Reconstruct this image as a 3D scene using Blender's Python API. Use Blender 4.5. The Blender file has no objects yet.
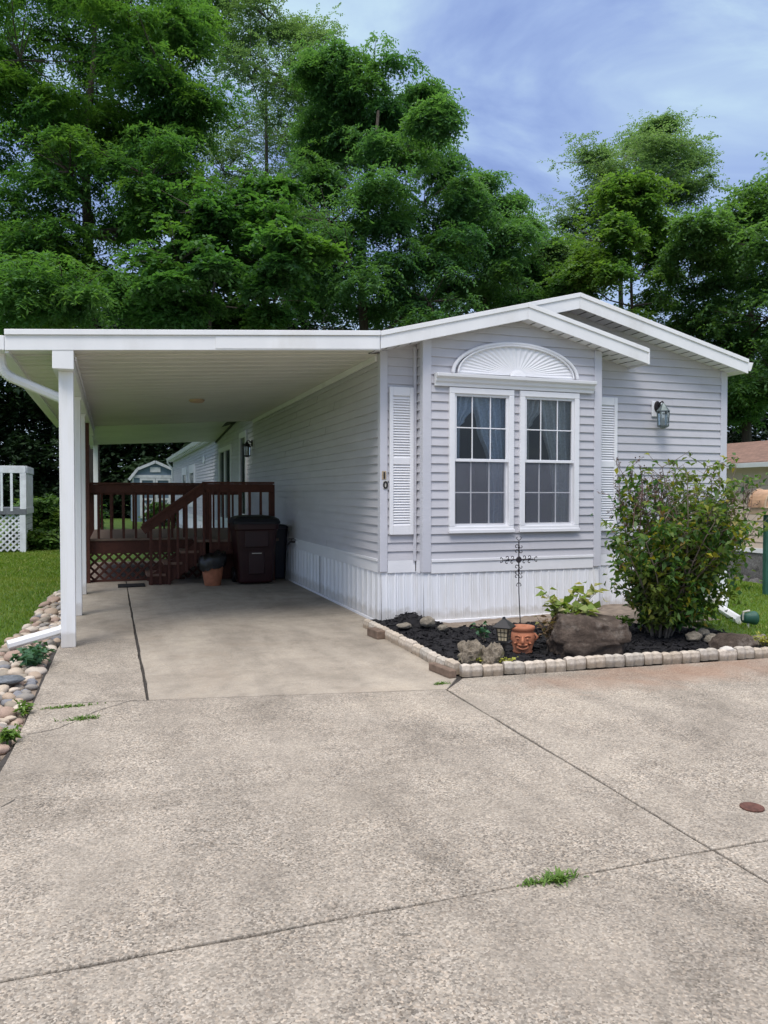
import bpy, math, random
import numpy as np
from mathutils import Vector, Matrix, noise as mnoise

random.seed(7)
RNG = np.random.default_rng(11)
S = bpy.context.scene
COL = S.collection
R = math.radians

# ------------------------------------------------------------------ camera
F_PX, EYE = 770.0, 1.5
YAW, PITCH = math.atan(272 / F_PX), math.atan(18 / F_PX)
cam_d = bpy.data.cameras.new("camera")
cam = bpy.data.objects.new("camera", cam_d)
COL.objects.link(cam)
cam.location = (0, 0, EYE)
cam.rotation_euler = (math.pi / 2 - PITCH, 0, -YAW)
cam_d.sensor_fit = 'VERTICAL'
cam_d.sensor_height = 36
cam_d.lens = F_PX / 1024 * 36
cam_d.clip_end = 2000
cam_d.clip_start = 0.05
S.camera = cam
FW = Vector((math.sin(YAW) * math.cos(PITCH), math.cos(YAW) * math.cos(PITCH), -math.sin(PITCH)))
RT = Vector((math.cos(YAW), -math.sin(YAW), 0))
UP = RT.cross(FW)


def at(u, v, d):
    """surveyed spot: bearing (u, v) at depth d metres"""
    return Vector((0, 0, EYE)) + (FW + RT * ((u - 384) / F_PX) + UP * ((512 - v) / F_PX)) * d


def gp(u, v, z=0.0):
    r = FW + RT * ((u - 384) / F_PX) + UP * ((512 - v) / F_PX)
    return Vector((0, 0, EYE)) + r * ((z - EYE) / r.z)


# ------------------------------------------------------------------ materials
def new_mat(name):
    m = bpy.data.materials.new(name)
    m.use_nodes = True
    nt = m.node_tree
    nt.nodes.clear()
    out = nt.nodes.new('ShaderNodeOutputMaterial')
    b = nt.nodes.new('ShaderNodeBsdfPrincipled')
    nt.links.new(b.outputs[0], out.inputs[0])
    return m, nt, b, out


def N(nt, kind, **kw):
    n = nt.nodes.new(kind)
    for k, v in kw.items():
        if k in n.bl_rna.properties.keys():
            setattr(n, k, v)
        else:
            n.inputs[k.replace('_', ' ')].default_value = v
    return n


def ramp(nt, fac, stops):
    r = nt.nodes.new('ShaderNodeValToRGB')
    els = r.color_ramp.elements
    while len(els) < len(stops):
        els.new(0.5)
    for e, (p, c) in zip(els, stops):
        e.position = p
        e.color = (*c, 1) if len(c) == 3 else c
    nt.links.new(fac, r.inputs[0])
    return r


def mixc(nt, fac, a, b, mode='MIX'):
    m = nt.nodes.new('ShaderNodeMix')
    m.data_type = 'RGBA'
    m.blend_type = mode
    for sock, val in ((m.inputs[0], fac), (m.inputs[6], a), (m.inputs[7], b)):
        if isinstance(val, (int, float)):
            sock.default_value = val
        elif isinstance(val, (tuple, list)):
            sock.default_value = (*val, 1) if len(val) == 3 else val
        else:
            nt.links.new(val, sock)
    return m.outputs[2]


def coords(nt, kind='Object'):
    return nt.nodes.new('ShaderNodeTexCoord').outputs[kind]


def noise(nt, co, scale, detail=4, rough=.55, dist=0.0):
    n = nt.nodes.new('ShaderNodeTexNoise')
    n.inputs['Scale'].default_value = scale
    n.inputs['Detail'].default_value = detail
    n.inputs['Roughness'].default_value = rough
    n.inputs['Distortion'].default_value = dist
    nt.links.new(co, n.inputs['Vector'])
    return n.outputs[0]


def bump(nt, b, h, strength=.3, dist=.01):
    n = nt.nodes.new('ShaderNodeBump')
    n.inputs['Strength'].default_value = strength
    n.inputs['Distance'].default_value = dist
    nt.links.new(h, n.inputs['Height'])
    nt.links.new(n.outputs[0], b.inputs['Normal'])


def scl(c, k):
    return tuple(x * k for x in c)


def plain(name, c, rough=.5, var=.18, scale=6, metal=0.0, bstr=.08, stretch=None, dirt=None, spec=.4):
    """a base colour with uneven wear, roughness and small bumps"""
    m, nt, b, out = new_mat(name)
    co = coords(nt)
    if stretch:
        mp = N(nt, 'ShaderNodeMapping')
        mp.inputs['Scale'].default_value = stretch
        nt.links.new(co, mp.inputs[0])
        co = mp.outputs[0]
    n1 = noise(nt, co, scale, 6)
    r1 = ramp(nt, n1, [(.3, scl(c, 1 - var)), (.7, scl(c, 1 + var * .6))])
    colr = r1.outputs[0]
    if dirt:
        n2 = noise(nt, co, scale * .35, 8, .7)
        r2 = ramp(nt, n2, [(.52, (0, 0, 0)), (.72, (.55, .55, .55))])
        colr = mixc(nt, r2.outputs[0], colr, dirt)
    nt.links.new(colr, b.inputs['Base Color'])
    b.inputs['Roughness'].default_value = rough
    b.inputs['Metallic'].default_value = metal
    b.inputs['Specular IOR Level'].default_value = spec
    if bstr:
        bump(nt, b, noise(nt, co, scale * 7, 4), bstr, .01)
    return m


def concrete(name, base, pebble_scale, contrast, stain, stain_col, bstr=.35, rust=None):
    m, nt, b, out = new_mat(name)
    co = coords(nt)
    v = N(nt, 'ShaderNodeTexVoronoi')
    v.inputs['Scale'].default_value = pebble_scale
    nt.links.new(co, v.inputs['Vector'])
    sep = N(nt, 'ShaderNodeSeparateColor')
    nt.links.new(v.outputs['Color'], sep.inputs[0])
    k = contrast
    pe = ramp(nt, sep.outputs[0], [(0, scl(base, 1 - .66 * k)), (.22, scl(base, 1 - .30 * k)), (.5, base), (.8, scl(base, 1 + .28 * k)), (1, scl(base, 1 + .75 * k))])
    tint = ramp(nt, sep.outputs[1], [(0, (1.05, .97, .9)), (.5, (1, 1, 1)), (1, (.96, .99, 1.03))])
    c = mixc(nt, .7, pe.outputs[0], tint.outputs[0], 'MULTIPLY')
    # how much the stones are worn free of the paste differs from place to place
    nw = noise(nt, co, 1.7, 6, .65, .4)
    rw = ramp(nt, nw, [(.34, (.45, .45, .45)), (.62, (1, 1, 1))])
    c = mixc(nt, rw.outputs[0], base, c)
    # mottling, damp patches, drips and traffic wear
    n1 = noise(nt, co, .62, 9, .66, .8)
    s1 = ramp(nt, n1, [(.33, (.66, .655, .645)), (.44, (.87, .865, .86)), (.55, (1, 1, 1)), (.68, (1.14, 1.13, 1.11))])
    c = mixc(nt, .95, c, s1.outputs[0], 'MULTIPLY')
    mp = N(nt, 'ShaderNodeMapping')
    mp.inputs['Scale'].default_value = (2.2, .35, 1)
    mp.inputs['Rotation'].default_value = (0, 0, R(8))
    nt.links.new(co, mp.inputs[0])
    nt_ = noise(nt, mp.outputs[0], 1.1, 7, .6, .3)
    st = ramp(nt, nt_, [(.36, (.80, .80, .80)), (.52, (1, 1, 1)), (.7, (1.05, 1.05, 1.04))])
    c = mixc(nt, .75, c, st.outputs[0], 'MULTIPLY')
    n2 = noise(nt, co, 4.5, 9, .72, .4)
    s2 = ramp(nt, n2, [(.32, (.76, .755, .75)), (.52, (1, 1, 1)), (.72, (1.1, 1.09, 1.07))])
    c = mixc(nt, .85, c, s2.outputs[0], 'MULTIPLY')
    n3 = noise(nt, co, .9, 6, .62, 1.2)
    s3 = ramp(nt, n3, [(.52, (0, 0, 0)), (.74, (stain, stain, stain))])
    c = mixc(nt, s3.outputs[0], c, stain_col)
    # small dark spots
    n4 = noise(nt, co, 9, 3, .5)
    s4 = ramp(nt, n4, [(.70, (0, 0, 0)), (.76, (.35, .35, .35))])
    c = mixc(nt, s4.outputs[0], c, scl(base, .45))
    if rust:
        (cx, cy, rx, ry) = rust
        mp2 = N(nt, 'ShaderNodeMapping')
        mp2.inputs['Location'].default_value = (-cx / rx, -cy / ry, 0)
        mp2.inputs['Scale'].default_value = (1 / rx, 1 / ry, 0)
        nt.links.new(co, mp2.inputs[0])
        ln = N(nt, 'ShaderNodeVectorMath', operation='LENGTH')
        nt.links.new(mp2.outputs[0], ln.inputs[0])
        ad = N(nt, 'ShaderNodeMath', operation='MULTIPLY_ADD')
        ad.inputs[1].default_value = 2.2
        nt.links.new(noise(nt, co, 2.2, 7, .65, .5), ad.inputs[0])
        nt.links.new(ln.outputs['Value'], ad.inputs[2])
        rr_ = ramp(nt, ad.outputs[0], [(.0, (0, 0, 0)), (1, (0, 0, 0))])
        rr_.color_ramp.elements[0].position = .55
        rr_.color_ramp.elements[0].color = (.55, .55, .55, 1)
        sc_ = N(nt, 'ShaderNodeMath', operation='MULTIPLY')
        sc_.inputs[1].default_value = .42
        nt.links.new(ad.outputs[0], sc_.inputs[0])
        nt.links.new(sc_.outputs[0], rr_.inputs[0])
        c = mixc(nt, rr_.outputs[0], c, (.30, .165, .10))
    nf = noise(nt, co, 240, 3, .7)
    s5 = ramp(nt, nf, [(.3, (.82, .82, .82)), (.7, (1.15, 1.15, 1.15))])
    c = mixc(nt, .7, c, s5.outputs[0], 'MULTIPLY')
    nt.links.new(c, b.inputs['Base Color'])
    b.inputs['Roughness'].default_value = .85
    b.inputs['Specular IOR Level'].default_value = .3
    inv = N(nt, 'ShaderNodeMath', operation='SUBTRACT')
    inv.inputs[0].default_value = 1
    nt.links.new(v.outputs['Distance'], inv.inputs[1])
    bump(nt, b, inv.outputs[0], bstr, .003)
    return m


def foliage(name, stops, clump=None, trans=.3, rough=.55, clump_scale=.5):
    """per-leaf colour plus clumps of another leaf colour"""
    m, nt, b, out = new_mat(name)
    at_ = N(nt, 'ShaderNodeAttribute')
    at_.attribute_name = 'tone'
    r = ramp(nt, at_.outputs['Fac'], stops)
    c = r.outputs[0]
    if clump:
        n1 = noise(nt, coords(nt), clump_scale, 3)
        r2 = ramp(nt, n1, [(.48, (0, 0, 0)), (.68, (.8, .8, .8))])
        c = mixc(nt, r2.outputs[0], c, clump)
    nt.links.new(c, b.inputs['Base Color'])
    b.inputs['Roughness'].default_value = rough
    b.inputs['Specular IOR Level'].default_value = .35
    t = N(nt, 'ShaderNodeBsdfTranslucent')
    tc = mixc(nt, 1.0, c, (1.5, 1.6, .6), 'MULTIPLY')
    nt.links.new(tc, t.inputs[0])
    mx = N(nt, 'ShaderNodeMixShader')
    mx.inputs[0].default_value = trans
    nt.links.new(b.outputs[0], mx.inputs[1])
    nt.links.new(t.outputs[0], mx.inputs[2])
    nt.links.new(mx.outputs[0], out.inputs[0])
    return m


def glass_mat(name, tint, refl=1.0, rough=0.0):
    m, nt, b, out = new_mat(name)
    t = N(nt, 'ShaderNodeBsdfTransparent')
    t.inputs[0].default_value = (*tint, 1)
    g = N(nt, 'ShaderNodeBsdfGlossy')
    g.inputs['Roughness'].default_value = rough
    g.inputs[0].default_value = (refl, refl, refl, 1)
    f = N(nt, 'ShaderNodeFresnel')
    f.inputs[0].default_value = 1.55
    n1 = noise(nt, coords(nt), 1.3, 2)
    bp = N(nt, 'ShaderNodeBump')
    bp.inputs['Strength'].default_value = .04
    bp.inputs['Distance'].default_value = .02
    nt.links.new(n1, bp.inputs['Height'])
    nt.links.new(bp.outputs[0], g.inputs['Normal'])
    ad = N(nt, 'ShaderNodeMath', operation='MULTIPLY')
    ad.inputs[1].default_value = 1.15
    nt.links.new(f.outputs[0], ad.inputs[0])
    mx = N(nt, 'ShaderNodeMixShader')
    nt.links.new(ad.outputs[0], mx.inputs[0])
    nt.links.new(t.outputs[0], mx.inputs[1])
    nt.links.new(g.outputs[0], mx.inputs[2])
    nt.links.new(mx.outputs[0], out.inputs[0])
    return m


def mesh_screen(name, c, fac):
    m, nt, b, out = new_mat(name)
    t = N(nt, 'ShaderNodeBsdfTransparent')
    d = N(nt, 'ShaderNodeBsdfDiffuse')
    d.inputs[0].default_value = (*c, 1)
    mx = N(nt, 'ShaderNodeMixShader')
    mx.inputs[0].default_value = fac
    nt.links.new(t.outputs[0], mx.inputs[1])
    nt.links.new(d.outputs[0], mx.inputs[2])
    nt.links.new(mx.outputs[0], out.inputs[0])
    return m


def siding_mat(name, c):
    m, nt, b, out = new_mat(name)
    co = coords(nt)
    mp = N(nt, 'ShaderNodeMapping')
    mp.inputs['Scale'].default_value = (.6, .6, 5)
    nt.links.new(co, mp.inputs[0])
    n1 = noise(nt, mp.outputs[0], 1.6, 6, .6)
    r1 = ramp(nt, n1, [(.3, scl(c, .92)), (.7, scl(c, 1.05))])
    n2 = noise(nt, co, 3.2, 8, .7)
    r2 = ramp(nt, n2, [(.5, (1, 1, 1)), (.8, (.86, .85, .83))])
    cc = mixc(nt, .6, r1.outputs[0], r2.outputs[0], 'MULTIPLY')
    nt.links.new(cc, b.inputs['Base Color'])
    b.inputs['Roughness'].default_value = .5
    b.inputs['Specular IOR Level'].default_value = .35
    mp2 = N(nt, 'ShaderNodeMapping')
    mp2.inputs['Scale'].default_value = (8, 8, 90)
    nt.links.new(co, mp2.inputs[0])
    bump(nt, b, noise(nt, mp2.outputs[0], 2, 3), .07, .004)
    return m


def streaked(name, c, streak, rough=.5):
    """vertical run-off streaks under a drip edge, dirt splashed near the ground"""
    m, nt, b, out = new_mat(name)
    co = coords(nt)
    mp = N(nt, 'ShaderNodeMapping')
    mp.inputs['Scale'].default_value = (9, 9, .7)
    nt.links.new(co, mp.inputs[0])
    n1 = noise(nt, mp.outputs[0], 1.5, 6, .65)
    r1 = ramp(nt, n1, [(.45, c), (.75, streak)])
    sp = N(nt, 'ShaderNodeSeparateXYZ')
    nt.links.new(co, sp.inputs[0])
    n2 = noise(nt, co, 9, 5)
    ad = N(nt, 'ShaderNodeMath', operation='MULTIPLY_ADD')
    ad.inputs[1].default_value = -.22
    nt.links.new(n2, ad.inputs[0])
    nt.links.new(sp.outputs[2], ad.inputs[2])
    r2 = ramp(nt, ad.outputs[0], [(0, (.55, .5, .42)), (.07, (1, 1, 1))])
    cc = mixc(nt, .55, r1.outputs[0], r2.outputs[0], 'MULTIPLY')
    nt.links.new(cc, b.inputs['Base Color'])
    b.inputs['Roughness'].default_value = rough
    return m


def wood(name, c, dark=.55, rough=.75):
    m, nt, b, out = new_mat(name)
    co = coords(nt)
    mp = N(nt, 'ShaderNodeMapping')
    mp.inputs['Scale'].default_value = (3, 3, 3)
    nt.links.new(co, mp.inputs[0])
    n1 = noise(nt, mp.outputs[0], 3, 8, .7, 1.5)
    r1 = ramp(nt, n1, [(.3, scl(c, dark)), (.65, c), (.85, scl(c, 1.4))])
    nt.links.new(r1.outputs[0], b.inputs['Base Color'])
    b.inputs['Roughness'].default_value = rough
    bump(nt, b, noise(nt, co, 40, 4), .2, .004)
    return m


def rock_mat(name, c, c2, scale=6, moss=None):
    m, nt, b, out = new_mat(name)
    co = coords(nt)
    n1 = noise(nt, co, scale, 10, .68, .7)
    r1 = ramp(nt, n1, [(.28, scl(c, .45)), (.5, c), (.72, c2)])
    n2 = noise(nt, co, scale * 6, 6, .7)
    r2 = ramp(nt, n2, [(.3, (.7, .7, .7)), (.7, (1.2, 1.2, 1.2))])
    cc = mixc(nt, .8, r1.outputs[0], r2.outputs[0], 'MULTIPLY')
    if moss:
        n3 = noise(nt, co, scale * .8, 6, .7)
        r3 = ramp(nt, n3, [(.55, (0, 0, 0)), (.66, (.8, .8, .8))])
        cc = mixc(nt, r3.outputs[0], cc, moss)
    nt.links.new(cc, b.inputs['Base Color'])
    b.inputs['Roughness'].default_value = .9
    bump(nt, b, noise(nt, co, scale * 4, 10, .75), 1.0, .035)
    return m


def cobble_mat(name):
    m, nt, b, out = new_mat(name)
    oi = N(nt, 'ShaderNodeObjectInfo')
    r = ramp(nt, oi.outputs['Random'], [(0, (.30, .26, .205)), (.16, (.42, .33, .25)), (.32, (.27, .25, .225)), (.46, (.50, .42, .33)), (.6, (.36, .26, .205)), (.74, (.21, .215, .235)), (.84, (.56, .49, .41)), (1, (.40, .30, .26))])
    r.color_ramp.interpolation = 'CONSTANT'
    co = coords(nt)
    n1 = noise(nt, co, 14, 8, .65)
    r1 = ramp(nt, n1, [(.3, (.72, .72, .72)), (.7, (1.2, 1.18, 1.15))])
    c = mixc(nt, .9, r.outputs[0], r1.outputs[0], 'MULTIPLY')
    nt.links.new(c, b.inputs['Base Color'])
    b.inputs['Roughness'].default_value = .8
    bump(nt, b, noise(nt, co, 60, 5), .25, .006)
    return m


def ground_mat():
    m, nt, b, out = new_mat('lawn_soil')
    co = coords(nt)
    n1 = noise(nt, co, .45, 6, .6)
    r1 = ramp(nt, n1, [(.3, (.05, .105, .012)), (.55, (.085, .16, .018)), (.75, (.13, .19, .03))])
    n2 = noise(nt, co, 30, 6, .7)
    r2 = ramp(nt, n2, [(.3, (.55, .55, .5)), (.7, (1.25, 1.25, 1.2))])
    c = mixc(nt, .9, r1.outputs[0], r2.outputs[0], 'MULTIPLY')
    nt.links.new(c, b.inputs['Base Color'])
    b.inputs['Roughness'].default_value = .95
    bump(nt, b, noise(nt, co, 50, 6), .6, .03)
    return m


def shingle_mat(name, c):
    m, nt, b, out = new_mat(name)
    co = coords(nt)
    br = N(nt, 'ShaderNodeTexBrick')
    br.inputs['Scale'].default_value = 3.2
    br.inputs['Color1'].default_value = (*scl(c, .8), 1)
    br.inputs['Color2'].default_value = (*scl(c, 1.15), 1)
    br.inputs['Mortar'].default_value = (*scl(c, .55), 1)
    br.inputs['Mortar Size'].default_value = .012
    br.inputs['Row Height'].default_value = .3
    mp = N(nt, 'ShaderNodeMapping')
    mp.inputs['Rotation'].default_value = (0, 0, R(90))
    nt.links.new(co, mp.inputs[0])
    nt.links.new(mp.outputs[0], br.inputs['Vector'])
    n1 = noise(nt, co, 12, 6, .7)
    r1 = ramp(nt, n1, [(.3, (.75, .75, .75)), (.7, (1.2, 1.2, 1.2))])
    nt.links.new(mixc(nt, .9, br.outputs[0], r1.outputs[0], 'MULTIPLY'), b.inputs['Base Color'])
    b.inputs['Roughness'].default_value = .9
    return m


M = {}
M['siding'] = siding_mat('grey_vinyl_siding', (.54, .532, .562))
M['trim'] = plain('lavender_trim', (.58, .58, .625), .45, .06, 3)
M['white'] = plain('white_painted_metal', (.82, .82, .82), .38, .06, 2.5, bstr=.06, dirt=(.60, .575, .52), stretch=(1, 1, .35))
M['white_vinyl'] = plain('white_vinyl', (.80, .80, .82), .4, .04, 4, bstr=.03)
M['soffit'] = plain('white_soffit_panel', (.70, .695, .63), .5, .06, 1.2, bstr=.02, dirt=(.5, .49, .44))
M['skirt'] = streaked('white_skirting', (.80, .81, .84), (.68, .67, .65))
M['post_white'] = streaked('white_post_metal', (.82, .82, .825), (.74, .73, .70), .4)
M['shingle'] = shingle_mat('dark_roof_shingle', (.05, .047, .047))
M['brown_shingle'] = shingle_mat('brown_roof_shingle', (.21, .125, .09))
M['slab'] = concrete('smooth_driveway_concrete', (.375, .33, .268), 150, .28, .45, (.29, .23, .17), .1)
M['apron'] = concrete('exposed_aggregate_concrete', (.335, .295, .242), 128, .95, .4, (.25, .215, .17), .4, rust=(4.7, 5.25, 1.5, .38))
M['joint'] = plain('dark_joint_filler', (.05, .045, .04), .95, .4, 20)
M['red_wood'] = wood('dark_red_stained_wood', (.092, .026, .014))
M['deck_floor'] = wood('weathered_deck_boards', (.22, .15, .11))
M['tread'] = wood('worn_stair_treads', (.24, .14, .10))
M['white_wood'] = plain('weathered_white_wood', (.72, .74, .77), .7, .15, 5, dirt=(.4, .4, .38), bstr=.2)
M['grey_wood'] = wood('grey_weathered_wood', (.17, .18, .2))
M['bin'] = plain('maroon_plastic', (.026, .005, .006), .4, .2, 5, bstr=.1)
M['bin_lid'] = plain('navy_plastic', (.007, .008, .015), .4, .2, 5, bstr=.1)
M['blue_bin'] = plain('dark_blue_plastic', (.008, .01, .022), .4, .2, 5, bstr=.1)
M['black'] = plain('black_plastic', (.012, .012, .013), .35, .3, 8)
M['bag'] = plain('black_bin_liner', (.01, .01, .011), .25, .3, 14, bstr=.6, spec=.6)
M['terracotta'] = plain('terracotta', (.42, .16, .085), .8, .28, 9, dirt=(.52, .3, .2))
M['mulch'] = plain('black_mulch', (.014, .013, .015), .95, .6, 22, bstr=1.0)
M['soil'] = plain('dry_soil', (.24, .19, .145), .95, .35, 10, bstr=.7)
def edging_mat():
    m, nt, b, out = new_mat('cream_concrete_block')
    oi = N(nt, 'ShaderNodeObjectInfo')
    r = ramp(nt, oi.outputs['Random'], [(0, (.42, .35, .275)), (.3, (.54, .465, .375)), (.65, (.58, .51, .43)), (1, (.47, .43, .37))])
    co = coords(nt)
    n1 = noise(nt, co, 16, 9, .7)
    r1 = ramp(nt, n1, [(.3, (.62, .6, .56)), (.55, (1, 1, 1)), (.75, (1.12, 1.1, 1.08))])
    c = mixc(nt, .9, r.outputs[0], r1.outputs[0], 'MULTIPLY')
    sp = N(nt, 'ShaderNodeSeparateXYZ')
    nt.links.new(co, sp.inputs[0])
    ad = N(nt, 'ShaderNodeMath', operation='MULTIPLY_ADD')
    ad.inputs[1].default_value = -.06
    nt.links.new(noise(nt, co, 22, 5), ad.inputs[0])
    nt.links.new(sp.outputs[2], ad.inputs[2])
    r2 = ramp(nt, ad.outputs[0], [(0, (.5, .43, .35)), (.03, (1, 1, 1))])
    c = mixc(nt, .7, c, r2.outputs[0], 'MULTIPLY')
    nt.links.new(c, b.inputs['Base Color'])
    b.inputs['Roughness'].default_value = .92
    bump(nt, b, noise(nt, co, 70, 8, .7), .7, .006)
    return m


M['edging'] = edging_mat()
M['brick'] = plain('old_brown_brick', (.18, .125, .09), .9, .35, 14, bstr=.5)
M['cobble'] = cobble_mat('river_cobble')
M['boulder'] = rock_mat('brown_boulder_stone', (.095, .068, .05), (.17, .13, .10), 7, moss=(.24, .205, .17))
M['rock'] = rock_mat('grey_lichen_rock', (.30, .25, .185), (.42, .36, .28), 9, moss=(.19, .18, .075))
M['tan_rock'] = rock_mat('tan_field_stone', (.3, .26, .2), (.42, .37, .3), 8)
M['pale_stone'] = plain('pale_stone', (.62, .58, .52), .85, .15, 12)
M['iron'] = plain('dark_wrought_iron', (.05, .043, .05), .6, .3, 30, metal=.5)
M['rust'] = plain('rusty_iron', (.13, .06, .045), .8, .4, 40, metal=.3)
M['pewter'] = plain('verdigris_lantern_metal', (.17, .205, .205), .5, .25, 30, metal=.5)
M['dark_bronze'] = plain('dark_bronze', (.035, .03, .033), .5, .3, 25, metal=.5)
M['lantern_glass'] = glass_mat('lantern_glass', (.82, .87, .87), .9, .12)
M['amber'] = plain('frosted_amber_glass', (.50, .42, .28), .35, .2, 30)
M['glass'] = glass_mat('window_glass', (.80, .86, .92), .9)
M['screen'] = mesh_screen('insect_screen', (.27, .285, .34), .34)
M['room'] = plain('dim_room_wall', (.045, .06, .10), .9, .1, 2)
M['curtain'] = plain('lace_curtain', (.62, .69, .76), .9, .22, 45, bstr=.2)
M['curtain_cream'] = plain('cream_lace_curtain', (.66, .65, .60), .9, .2, 45, bstr=.2)
M['brass'] = plain('tan_number_plate', (.42, .33, .22), .5, .2, 30)
M['pale_plate'] = plain('pale_number_plate', (.55, .52, .47), .5, .15, 30)
M['number_black'] = plain('black_number', (.02, .018, .018), .5, .2, 30)
M['door_dark'] = plain('dark_door_glass', (.015, .022, .03), .12, .3, 3, bstr=0, spec=.7)
M['blue_shed'] = siding_mat('blue_grey_board', (.17, .24, .31))
M['tan_siding'] = siding_mat('tan_vinyl_siding', (.66, .53, .43))
M['stone_skirt'] = rock_mat('grey_stone_base', (.16, .155, .15), (.27, .265, .26), 5)
M['gravel'] = concrete('grey_gravel', (.3, .29, .28), 30, .7, .3, (.2, .19, .18), .5)
M['green_post'] = plain('dark_green_paint', (.03, .105, .075), .5, .2, 10)
M['copper'] = plain('copper_sheet', (.58, .36, .22), .5, .3, 9, metal=.2)
M['cedar'] = wood('pale_cedar', (.58, .42, .28), .75)
M['mat_black'] = plain('black_rubber_mat', (.014, .014, .015), .9, .4, 30, bstr=.6)
M['bark'] = plain('grey_brown_bark', (.075, .06, .048), .95, .45, 7, bstr=.9, stretch=(3, 3, .5))
M['pale_bark'] = plain('pale_bark', (.13, .11, .09), .95, .4, 7, bstr=.9, stretch=(3, 3, .5))
M['stem'] = plain('grey_stem', (.17, .14, .11), .9, .3, 20)
M['dead_twig'] = plain('dry_twig', (.15, .09, .075), .9, .3, 20)
M['ground'] = ground_mat()
M['grass'] = foliage('grass_blades', [(0, (.085, .155, .014)), (.5, (.14, .235, .024)), (.85, (.20, .28, .04)), (1, (.32, .30, .12))], (.22, .27, .05), trans=.35, clump_scale=.9)
M['locust'] = foliage('locust_leaves', [(0, (.042, .115, .045)), (.5, (.075, .175, .058)), (1, (.12, .24, .068))], (.125, .23, .045), clump_scale=.55, trans=.48)
M['maple'] = foliage('maple_leaves', [(0, (.04, .112, .042)), (.5, (.068, .168, .054)), (1, (.09, .2, .05))], (.105, .21, .045), clump_scale=.4, trans=.48)
M['willow'] = foliage('pale_poplar_leaves', [(0, (.085, .16, .085)), (.5, (.12, .205, .12)), (1, (.17, .25, .155))], (.10, .18, .08), clump_scale=.4, rough=.4, trans=.48)
M['locust_hazed'] = foliage('haze_tinted_locust_leaves', [(0, (.042, .115, .058)), (.5, (.075, .175, .08)), (1, (.12, .235, .10))], (.105, .215, .065), clump_scale=.55, trans=.48)  # distance haze tinted into the leaves as a bluer green
M['lime'] = foliage('yellow_green_leaves', [(0, (.05, .125, .04)), (.5, (.095, .19, .055)), (1, (.15, .25, .065))], (.14, .23, .05), clump_scale=.5, trans=.48)
M['ash'] = foliage('mid_green_leaves', [(0, (.052, .125, .055)), (.5, (.088, .18, .075)), (1, (.115, .215, .075))], (.11, .205, .06), clump_scale=.35, trans=.48)
M['under'] = foliage('shade_darkened_leaves', [(0, (.012, .032, .014)), (1, (.03, .06, .022))], trans=.12)  # deep shade of the wood painted in as very dark leaf colour
M['shrub'] = foliage('shrub_leaves', [(0, (.05, .12, .02)), (1, (.1, .19, .04))], (.15, .22, .03), clump_scale=1.5)
M['bush'] = foliage('lilac_leaves', [(0, (.035, .10, .026)), (.35, (.06, .145, .03)), (.7, (.11, .19, .035)), (.9, (.18, .22, .035)), (.96, (.36, .32, .03)), (1, (.19, .09, .05))], (.14, .17, .035), clump_scale=2.2, trans=.33, rough=.4)
M['bush_dry'] = foliage('dry_seed_heads', [(0, (.09, .06, .05)), (1, (.17, .12, .10))], trans=.1)
M['ivy'] = foliage('ivy_leaves', [(0, (.12, .2, .03)), (.5, (.22, .28, .07)), (.8, (.36, .36, .15)), (1, (.5, .45, .25))], trans=.3)
M['ivy_dry'] = foliage('dry_vine_leaves', [(0, (.15, .1, .06)), (.6, (.22, .15, .09)), (1, (.2, .2, .06))], trans=.2)
M['weed'] = foliage('weed_leaves', [(0, (.07, .15, .02)), (1, (.15, .24, .05))], trans=.25)
M['blue_weed'] = foliage('blue_green_weed_leaves', [(0, (.035, .1, .05)), (1, (.07, .16, .08))], trans=.2)
M['sedum'] = foliage('yellow_sedum', [(0, (.25, .28, .04)), (1, (.42, .4, .07))], trans=.2)


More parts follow.
